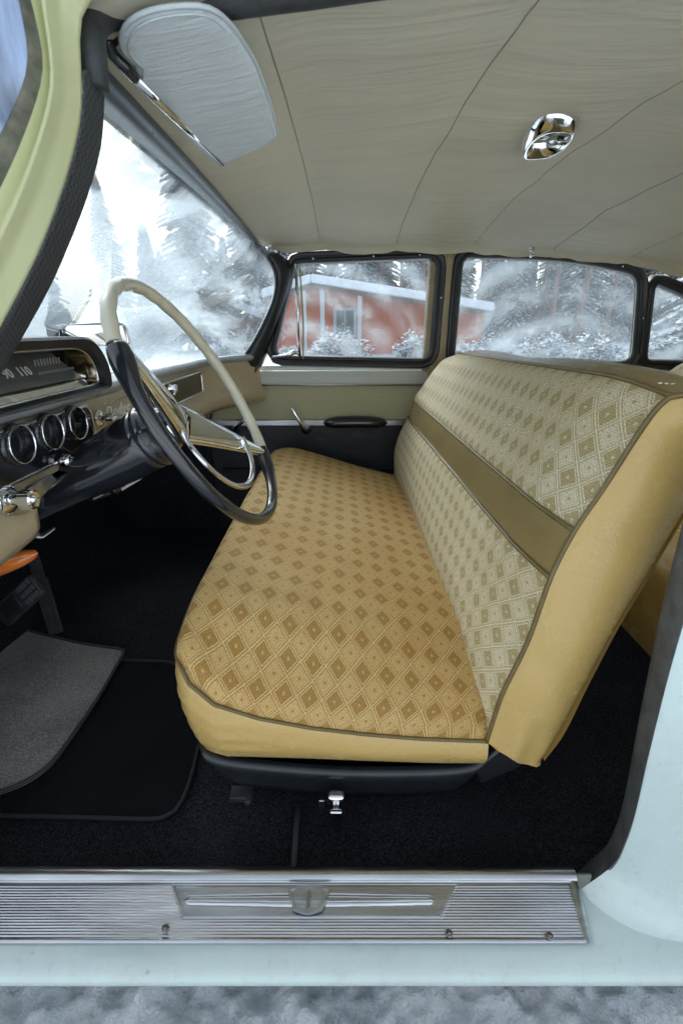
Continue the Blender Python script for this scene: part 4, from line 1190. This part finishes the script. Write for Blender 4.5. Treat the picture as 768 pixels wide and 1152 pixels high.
# gear / indicator lever pointing down right of the column
mb = MB(); a, b = at(103, 561, Y=.92), at(158, 540, Y=1.0)
mb.tube([a, a.lerp(b, .4)], [.008, .010], 10); mb.lathe(a.lerp(b, .4), b - a, [(0, .012), (.012, .013), (.014, .009), (.018, .009)], 14)
il = mb.build('handbrake_lever', M['black'], car)
mb = MB(); d = (b - a); mb.prism([a + d * .45 + Vector((0, 0, .014)), a + d * .45 - Vector((0, 0, .012)), b, b + Vector((0, 0, .002))], (0, .012, 0)); mb.build('lever_blade', mat('blade_white', (.6, .62, .62), .3, .3), il, smooth=False, bevel=.002)
mb = MB(); mb.box(a + d * .62 + Vector((0, -.002, .002)), (.014, .004, .006), Matrix.Rotation(-.35, 3, 'Y')); mb.build('lever_mark', M['red'], il, smooth=False)

# mirror on the dashboard top
mc = at(106, 374, Y=1.32)
loop = rounded([at(68, 390, Y=1.30), at(66, 366, Y=1.30), at(130, 362, Y=1.38), at(142, 366, Y=1.40), at(148, 388, Y=1.40)], .012, 5)
mb = MB(); mb.prism(loop, (-.025, .012, .0)); mr = mb.build('interior_mirror', M['black_satin'], car, smooth=False, bevel=.005)
c = sum(loop, Vector()) / len(loop)
mb = MB(); l2 = [c + (p - c) * .93 + Vector((.0015, -.0015, 0)) for p in loop]; mb.add(l2, [tuple(range(len(l2)))]); mb.build('mirror_glass', M['mirror'], mr, smooth=False)
mb = MB(); mb.tube([p + Vector((.001, -.001, 0)) for p in loop], .0016, 6, closed=True); mb.build('mirror_rim', M['chrome'], mr)
mb = MB(); mb.tube(cr([c + Vector((-.02, .01, -.01)), V(c.x - .02, c.y + .01, -.10), V(c.x, c.y, -.128)], 5), .006, 8); mb.lathe(V(c.x, c.y, -.134), (0, 0, 1), [(0, .02), (.008, .018), (.012, .008)], 16); mb.build('mirror_stalk', M['chrome'], mr)

# ------------------------------------------------------------------ pedals
def pedal_plane(pts, Y, nrm, th): 
    return [at(x, y, Y=Y) for x, y in pts]
# accelerator
a, b = at(64, 712, Y=1.14), at(38, 628, Y=1.22)
dirv = (b - a).normalized(); sdv = Vector((0, 1, 0)).cross(dirv).normalized(); wid = Vector((.7, .0, 0)); 
side = dirv.cross(Vector((.25, -1, .35))).normalized(); pn = side.cross(dirv).normalized()
if pn.y > 0: pn = -pn
R = Matrix((side, dirv, pn)).transposed()
Lp = (b - a).length
mb = MB(); mb.box(a.lerp(b, .35), (.042, Lp * .72, .008), R)
mb.box(a.lerp(b, .86), (.034, Lp * .34, .006), R)
pd = mb.build('accelerator_pedal', M['rubber'], car, smooth=False, bevel=.003)
mb = MB()
for k in range(17):
    for s in (-1, 0, 1):
        mb.box(a.lerp(b, .02 + k * .042) + side * .013 * s + pn * .006, (.009, .0055, .004), R)
mb.build('pedal_tread', M['rubber'], pd, smooth=False)
# brake pedal
pc = at(22, 676, Y=.97); u = (at(46, 652, Y=.96) - at(-4, 700, Y=.98)).normalized(); pn = Vector((.35, -.75, .55)); pn = (pn - u * pn.dot(u)).normalized(); v = pn.cross(u).normalized()
R = Matrix((u, v, pn)).transposed()
mb = MB(); lp = rounded([pc + u * sx * .085 + v * sy * .030 for sx, sy in ((-1, -1), (1, -1), (1, 1), (-1, 1))], .012, 5); mb.prism([p - pn * .008 for p in lp], pn * .014)
pd = mb.build('brake_pedal', M['rubber'], car, smooth=False, bevel=.003)
mb = MB()
for i in range(4):
    for j in range(3):
        mb.box(pc + u * (.030 + i * .0145) + v * (-.018 + j * .018) + pn * .008, (.010, .012, .006), R)
mb.build('pedal_studs', mat('worn_rubber', (.07, .078, .085), .4), pd, smooth=False, bevel=.0015)
mb = MB(); mb.box(pc - u * .03 + pn * .0075, (.075, .040, .005), R); mb.build('pedal_plate', M['black_satin'], pd, smooth=False, bevel=.002)
mb = MB(); mb.tube(cr([pc - u * .05 - pn * .01, pc - u * .10 + Vector((-.1, 0, .05)), pc + Vector((-.24, 0, .25))], 5), .012, 8); mb.build('pedal_arm', M['black_satin'], pd)

# ================================================================== LOOSE THINGS IN THE CAR
M['darkbinding'] = mat('black_mat_binding', (.016, .018, .021), .7, b=.6, bscale=500)
def mat_sheet(name, pxs, Z, rad, m, label, cat, lift=None, th=.008, edge='matedge'):
    lp = rounded([at(x, y, Z=Z) for x, y in pxs], rad, 6); lp = resample(lp, 120, True)
    c = sum(lp, Vector()) / len(lp); rings = []
    for t in [.001] + [k / 12 for k in range(1, 13)]:
        r = []
        for p in lp:
            q = c.lerp(p, t); z = Z + .003 * noise.noise(Vector((q.x * 8, q.y * 8, 2)))
            if lift: z += lift(q)
            r.append(V(q.x, q.y, z))
        rings.append(r)
    mb = MB(); mb.grid(rings, cv=True); mb.grid([rings[-1], [p - Vector((0, 0, th)) for p in rings[-1]]], cv=True)
    o = mb.build(name, m, None); tag(o, label, cat)
    mb = MB(); mb.tube(rings[-1], .0045, 8, closed=True); mb.build('edge_binding', M[edge], o)
    return o
mat_sheet('floor_mat', [(-260, 745), (-120, 690), (20, 706), (90, 724), (142, 731), (98, 806), (52, 868), (-8, 897), (-200, 900)], -.888, [.05, .05, .05, .05, .02, .1, .05, .06, .05], M['greymat'], 'small grey carpet floor mat in front of the pedals, with grey bound edge', 'floor mat')
mat_sheet('floor_mat', [(-200, 742), (60, 742), (196, 744), (232, 800), (214, 880), (196, 922), (-200, 914)], -.902, [.03, .03, .03, .05, .03, .045, .03], M['carpet2'], 'large black pile floor mat lying under the grey mat in front of the seat', 'floor mat', edge='darkbinding')
# orange tapered handle above the pedals
a, b = at(-45, 650, Y=.80), at(43, 622, Y=.80)
rows = []; d = (b - a); L = d.length; d.normalize(); s = Vector((0, 1, 0)); n2 = d.cross(s).normalized()
for i in range(25):
    t = i / 24; r = .026 * math.sqrt(max(0, 1 - ((t - .35) / .65) ** 2)) if t > .35 else .026 * (.6 + .4 * math.sin(t / .35 * PI / 2))
    rows.append([a + d * L * t + (s * math.cos(k * PI / 8) * 1.0 + n2 * math.sin(k * PI / 8) * .85) * max(r, .0008) for k in range(16)])
mb = MB(); mb.grid(rows, cv=True)
tag(mb.build('wooden_handle', M['orange'], None), 'glossy orange tapered wooden handle poking in above the pedals', 'handle')

# ================================================================== OUTSIDE
# ground sheet with a shallow drift beside the car
xs_ = [-400, -150, -60] + [-30 + i * 1.5 for i in range(18)] + [-3 + i * .12 for i in range(50)] + [3 + i * 1.5 for i in range(20)] + [60, 150, 400]
yg_ = [-400, -100, -30, -10, -4] + [-2 + i * .1 for i in range(32)] + [1.25 + i * .25 for i in range(12)] + [5 + i * 1.5 for i in range(25)] + [60, 120, 400]
rows = []
for x in xs_:
    rows.append([Vector((x, y, .05 * noise.noise(Vector((x * .3, y * .3, 0))) + .018 * noise.noise(Vector((x * 4, y * 4, 3))) + .05)) for y in yg_])
mb = MB(); mb.grid(rows); tag(mb.build('snowy_ground', M['snow'], None), kind='structure', label='snow-covered ground around the car')
# trodden icy strip beside the sill
rows = [[Vector((x, y, .165 + .035 * noise.noise(Vector((x * 5, y * 5, 9))) + .022 * noise.noise(Vector((x * 18, y * 18, 4))) + .010 * noise.noise(Vector((x * 55, y * 55, 6))) - .05 * sm((abs(y - .35) - .3) / .3))) for y in [lerp(-.1, .9, j / 160) for j in range(161)]] for x in [lerp(-1.2, 1.4, i / 400) for i in range(401)]]
mb = MB(); mb.grid(rows); tag(mb.build('icy_path', M['ice'], None), kind='structure', label='trodden icy path beside the car')

# --- trees
def spruce_mesh(h, seed, snow=.5, fine=1.0):
    rnd = random.Random(seed); v = []; f = []; mi = []
    def quad(c, d, s, L, W, m, droop):
        b = len(v)
        e = c + d * L + Vector((0, 0, -droop))
        v.extend([c - s * W * .35, c + s * W * .35, c.lerp(e, .6) + s * W, e, c.lerp(e, .6) - s * W]); f.append((b, b + 1, b + 2, b + 3, b + 4)); mi.append(m)
    z = h * .07
    while z < h * .985:
        t = z / h; R = h * .20 * (1 - t) ** .85 + .10
        nb = max(5, int(9 * (1 - t) + 5))
        a0 = rnd.random() * 6
        for k in range(nb):
            a = a0 + 2 * PI * k / nb + rnd.uniform(-.3, .3); rr = R * rnd.uniform(.65, 1.15)
            d = Vector((math.cos(a), math.sin(a), 0)); s = Vector((-d.y, d.x, 0))
            n = max(3, int(rr / .20 * fine))
            for i in range(n):
                u = (i + .3) / n; c = d * rr * u + Vector((0, 0, z - .35 * rr * u * u * .9))
                w = (.26 * (1 - u * .55) * (rr / 1.2) ** .5 + .06) / fine
                for sd in (-1, 1, 0):
                    dd = (d + s * sd * .9 + Vector((0, 0, rnd.uniform(-.3, .05)))).normalized()
                    L = w * rnd.uniform(.9, 1.6)
                    quad(c, dd, dd.cross(Vector((0, 0, 1))).normalized(), L, .07 + w * .22, 0, .10)
                    if rnd.random() < snow: quad(c + Vector((0, 0, .035)), dd, dd.cross(Vector((0, 0, 1))).normalized(), L * .9, .06 + w * .22, 1, .085)
        z += max(.16, R * .24) / fine ** .7
    return v, f, mi
def add_tree(variants, x, y, rz, sc, label, cat='tree', grp=None, zz=.0):
    src = variants
    t = src['root'].copy(); col.objects.link(t); t.location = (x, y, zz); t.rotation_euler = (0, 0, rz); t.scale = (sc, sc, sc)
    for ch in src['kids']:
        c = ch.copy(); col.objects.link(c); c.parent = t
    t['label'] = label; t['category'] = cat
    if grp: t['group'] = grp
    return t
def proto_tree(name, h, seed, snow, kind, fine=1.0):
    root = bpy.data.objects.new(name, None); WL[name] = Vector((0, 0, 0)); kids = []
    if kind == 'spruce':
        v, f, mi = spruce_mesh(h, seed, snow, fine)
        me = bpy.data.meshes.new('crown'); me.from_pydata(v, [], f); me.materials.append(M['needles']); me.materials.append(M['treesnow'])
        for i, p in enumerate(me.polygons): p.material_index = mi[i]
        kids.append(bpy.data.objects.new('crown', me))
        mb = MB(); mb.tube([Vector((0, 0, 0)), Vector((0.02, 0, h * .5)), Vector((0, 0, h * .97))], [h * .013, h * .009, .01], 8)
        me = bpy.data.meshes.new('trunk'); me.from_pydata(mb.v, [], mb.f); me.materials.append(M['bark']); kids.append(bpy.data.objects.new('trunk', me))
    else:
        rnd = random.Random(seed); mb = MB()
        path = [Vector((.12 * math.sin(k * .9 + seed), .1 * math.cos(k), h * k / 7)) for k in range(8)]
        mb.tube(path, [h * .011 * (1 - k / 10) for k in range(8)], 9)
        for k in range(22):
            z = h * rnd.uniform(.25, .9); a = rnd.random() * 6.3; L = rnd.uniform(.6, 2.2) * (1 if z > h * .5 else .5)
            c = Vector((0.05, 0, z)); mb.tube([c, c + Vector((math.cos(a) * L * .6, math.sin(a) * L * .6, .05)), c + Vector((math.cos(a) * L, math.sin(a) * L, -.2))], [.03, .02, .008], 5)
        me = bpy.data.meshes.new('trunk'); me.from_pydata(mb.v, [], mb.f); me.materials.append(M['pinebark']); kids.append(bpy.data.objects.new('trunk', me))
        v = []; f = []; mi = []
        for k in range(900):
            z = h * rnd.uniform(.45, 1.02); R = h * .17 * math.sin((z / h - .40) / .64 * PI) ** .6 if z / h < 1.03 else .2; a = rnd.random() * 6.3; r = R * rnd.random() ** .5
            c = Vector((math.cos(a) * r, math.sin(a) * r, z)); s = Vector((rnd.uniform(-1, 1), rnd.uniform(-1, 1), rnd.uniform(-.3, .3))).normalized() * rnd.uniform(.12, .3); w = Vector((s.y, -s.x, rnd.uniform(-.1, .1)))
            b = len(v); v.extend([c - s, c - w * .6, c + s, c + w * .6]); f.append((b, b + 1, b + 2, b + 3)); mi.append(1 if rnd.random() < .55 else 0)
        me = bpy.data.meshes.new('crown'); me.from_pydata(v, [], f); me.materials.append(M['needles']); me.materials.append(M['treesnow'])
        for i, p in enumerate(me.polygons): p.material_index = mi[i]
        kids.append(bpy.data.objects.new('crown', me))
    return {'root': root, 'kids': kids}
sp = [proto_tree('spruce_tree', 7.5, 1, .5, 'spruce', 1.9), proto_tree('spruce_tree', 10, 2, .5, 'spruce', 1.8), proto_tree('spruce_tree', 6, 3, .85, 'spruce', 2.0)]
pn_ = [proto_tree('pine_tree', 14, 4, .5, 'pine'), proto_tree('pine_tree', 16, 5, .5, 'pine')]
rnd = random.Random(11)
# near snowy spruces seen through the rear windows
add_tree(sp[2], 10.4, 14.5, .4, .95, 'snow-laden spruce filling the right half of the rear door window', grp=None)
add_tree(sp[2], 14.6, 16.5, 1.4, 1.05, 'snow-laden spruce seen through the small quarter window')
# spruces ahead of the car, showing against the sky in the windscreen
for (x, y, k, s, lab) in ((-15.5, 26, 0, .95, 'slender spruce against the white sky, nearest the windscreen pillar'), (-12.2, 27, 1, .82, 'tall pointed spruce standing alone in the middle of the windscreen view'),
                          (-18.5, 24, 2, 1.0, 'low spruce behind the speedometer pod and the mirror'), (-9.4, 25, 2, .95, 'short bushy spruce just above the steering wheel rim'),
                          (-6.4, 22, 1, 1.0, 'big dark spruce beneath the far end of the windscreen header'), (-4.6, 25, 1, .9, 'dark spruce behind the far windscreen pillar, beside the cabin')):
    add_tree(sp[k], x, y, rnd.random() * 6, s, lab)
# forest behind the cabin
for i in range(95):
    x = rnd.uniform(-8, 42) if i % 4 else rnd.uniform(-40, -8); y = rnd.uniform(31, 50) if x > -8 else rnd.uniform(34, 52)
    s = rnd.uniform(.8, 1.25) if x > -8 else rnd.uniform(.55, .8)
    add_tree(sp[rnd.randrange(2)], x, y, rnd.random() * 6, s, 'snow-dusted spruce in the forest behind the red cabin', grp='spruces in the forest behind')
for i in range(40):
    x = rnd.uniform(-5, 42); y = rnd.uniform(24, 48) if x > 11 else rnd.uniform(29, 48)
    add_tree(pn_[i % 2], x, y, rnd.random() * 6, rnd.uniform(.8, 1.1), 'tall bare-trunked pine in the forest behind the red cabin', grp='pines in the forest behind')

# --- shrubs under snow along the cabin
def shrub(x, y, r, lab, seed):
    rnd = random.Random(seed); t = thing('snowy_shrub', (x, y, .05), lab, 'shrub')
    for nm, m, n_, lift, up in (('foliage', M['needles'], 900, 0, 0), ('snow_cover', M['treesnow'], 1500, .04, 1)):
        v = []; f = []
        for k in range(n_):
            a = rnd.random() * 2 * PI; b = math.acos(rnd.uniform(0, 1)); lob = 1 + .25 * math.sin(a * 3 + seed) + .2 * math.sin(b * 7 + a * 2)
            q = rnd.uniform(.75, 1.0) if up else rnd.uniform(.5, 1.02)
            c = Vector((x + math.cos(a) * math.sin(b) * r * q * lob, y + math.sin(a) * math.sin(b) * r * q * lob, .05 + math.cos(b) * r * .85 * q * lob + lift))
            s = Vector((rnd.uniform(-1, 1), rnd.uniform(-1, 1), rnd.uniform(-.3, .3))).normalized() * rnd.uniform(.04, .09); w = s.cross(Vector((rnd.uniform(-.4, .4), rnd.uniform(-.4, .4), 1))).normalized() * rnd.uniform(.025, .06)
            i0 = len(v); v.extend([c - s, c - w, c + s, c + w]); f.append((i0, i0 + 1, i0 + 2, i0 + 3))
        link(nm, v, f, m, t, smooth=False)
for i, (px, Y, r, lab) in enumerate(((378, 15.5, .95, 'round snow-covered shrub before the cabin, beside its white veranda post'), (468, 16, .85, 'snow-covered shrub at the right end of the front door window'), (488, 15, .5, 'small snow tuft before the red wall by the tan post'),
                                     (525, 15, .6, 'small snow-covered shrub at the left corner of the rear window'), (556, 14.5, .75, 'snow-covered shrub just right of the cabin corner'), (610, 15, .9, 'broad snow-covered shrub low in the middle of the rear window'),
                                     (668, 13.5, .8, 'snow-covered shrub below the laden spruce'), (745, 14, .9, 'snow-covered shrub low in the quarter window'), (250, 16, .6, 'snow-covered shrub beyond the dashboard end'), (325, 15, .45, 'small snow tuft seen in the vent window'))):
    p = at(px, 402, Y=Y); shrub(p.x, Y, r, lab, i + 20)

# --- red cabin with snowy roof
YC = 20.5
cab = thing('cabin', (0, YC, 0), 'red board cabin with a low snow-covered gable roof and white posts', 'cabin')
pk = at(352, 322, Y=YC); lf = at(300, 338, Y=YC); rt = at(545, 352, Y=YC)
xl, xr = at(309, 380, Y=YC).x, at(541, 380, Y=YC).x
zl = lerp(pk.z, lf.z, (pk.x - xl) / (pk.x - lf.x)); zr = lerp(pk.z, rt.z, (xr - pk.x) / (rt.x - pk.x))
mb = MB(); mb.prism([Vector((xl, YC, 0)), Vector((xr, YC, 0)), Vector((xr, YC, zr - .05)), Vector((pk.x, YC, pk.z - .05)), Vector((xl, YC, zl - .05))], (0, 7, 0)); mb.build('wall', M['redwood'], cab, smooth=False)
mb = MB()
for a, b in ((lf, pk), (pk, rt)):
    A_, B_ = Vector((a.x, YC - 1.3, a.z)), Vector((b.x, YC - 1.3, b.z))
    mb.prism([A_, B_, B_ + Vector((0, 0, .34)), A_ + Vector((0, 0, .34))], (0, 9.5, 0))
mb.build('snowy_roof', M['treesnow'], cab, smooth=False, bevel=.08, bseg=3)
mb = MB()
for a, b in ((lf, pk), (pk, rt)):
    A_, B_ = Vector((a.x, YC - 1.33, a.z - .16)), Vector((b.x, YC - 1.33, b.z - .16)); mb.prism([A_, B_, B_ + Vector((0, 0, .16)), A_ + Vector((0, 0, .16))], (0, .06, 0))
mb.build('bargeboard', mat('dark_board', (.10, .05, .035), .8), cab, smooth=False)
for px in (343, 363, 404):
    x = at(px, 380, Y=YC - 1.2).x; top = lerp(pk.z, rt.z, (x - pk.x) / (rt.x - pk.x)) if x > pk.x else lerp(pk.z, lf.z, (pk.x - x) / (pk.x - lf.x))
    mb = MB(); mb.box(Vector((x, YC - 1.2, (top - .15) / 2)), (.16, .16, top - .15)); mb.build('veranda_post', M['whitetrim'], cab, smooth=False)
for px, w in ((388, .75),):
    c = at(px, 372, Y=YC - .04)
    mb = MB(); mb.box(Vector((c.x, YC - .02, 1.25)), (w + .22, .08, 1.15)); wn = mb.build('window', M['whitetrim'], cab, smooth=False)
    mb = MB()
    for s in (-1, 1): mb.box(Vector((c.x + s * w * .25, YC - .07, 1.25)), (w * .44, .03, .92))
    mb.build('pane', M['paneglass'], wn, smooth=False)
# second, lower red shed further left, seen low in the windscreen
YS2 = 24
sh_ = thing('shed', (-5, YS2, 0), 'small red shed with a snowy roof low in the windscreen corner, left of the cabin', 'shed')
c0 = at(262, 385, Y=YS2).x; 
mb = MB(); mb.box(Vector((c0 - .2, YS2 + 1.5, .75)), (2.6, 3, 1.5)); mb.build('wall', M['redwood'], sh_, smooth=False)
mb = MB(); mb.prism([Vector((c0 - 2.0, YS2 - .4, 1.45)), Vector((c0 - .2, YS2 - .4, 2.1)), Vector((c0 + 1.6, YS2 - .4, 1.45)), Vector((c0 + 1.6, YS2 - .4, 1.8)), Vector((c0 - .2, YS2 - .4, 2.5)), Vector((c0 - 2.0, YS2 - .4, 1.8))], (0, 4, 0)); mb.build('snowy_roof', M['treesnow'], sh_, smooth=False)

# ================================================================== LIGHT, CAMERA
w = bpy.data.worlds.new('World'); scene.world = w; w.use_nodes = True
nt = w.node_tree; nt.nodes.clear()
sky = nt.nodes.new('ShaderNodeTexSky'); sky.sky_type = 'NISHITA'; sky.sun_disc = False
SE, SR = math.radians(35), math.radians(-30)
sky.sun_elevation = SE; sky.sun_rotation = SR; sky.air_density = 1.0; sky.dust_density = 3.5; sky.ozone_density = 1.0
hs = nt.nodes.new('ShaderNodeHueSaturation'); hs.inputs['Saturation'].default_value = .38
bg = nt.nodes.new('ShaderNodeBackground'); bg.inputs[1].default_value = .15
ou = nt.nodes.new('ShaderNodeOutputWorld')
nt.links.new(sky.outputs[0], hs.inputs['Color']); nt.links.new(hs.outputs[0], bg.inputs[0]); nt.links.new(bg.outputs[0], ou.inputs[0])
sun = bpy.data.lights.new('overcast_sun', 'SUN'); sun.energy = 1.2; sun.angle = math.radians(45); sun.color = (1, .97, .93)
so = bpy.data.objects.new('overcast_sun', sun); col.objects.link(so)
d = Vector((math.sin(SR) * math.cos(SE), math.cos(SR) * math.cos(SE), math.sin(SE)))
so.rotation_euler = d.to_track_quat('Z', 'Y').to_euler(); so.location = (-4, 5, 8)

cam = bpy.data.cameras.new('camera'); co = bpy.data.objects.new('camera', cam); col.objects.link(co)
cam.sensor_fit = 'VERTICAL'; cam.sensor_height = 36; cam.lens = 36 * F / 1152; cam.clip_start = .02; cam.clip_end = 1000
co.location = (0, 0, H); co.rotation_euler = (PI / 2 - TH, 0, 0)
scene.camera = co
cam.dof.use_dof = True; cam.dof.focus_distance = .95; cam.dof.aperture_fstop = 8.0
scene.view_settings.view_transform = 'Standard'; scene.view_settings.look = 'None'; scene.view_settings.exposure = 1.6; scene.view_settings.gamma = 1
scene.cycles.use_denoising = True
scene.cycles.max_bounces = 8; scene.cycles.diffuse_bounces = 4; scene.cycles.glossy_bounces = 4; scene.cycles.transparent_max_bounces = 12; scene.cycles.transmission_bounces = 4
scene.cycles.sample_clamp_indirect = 8; scene.cycles.caustics_reflective = False; scene.cycles.caustics_refractive = False
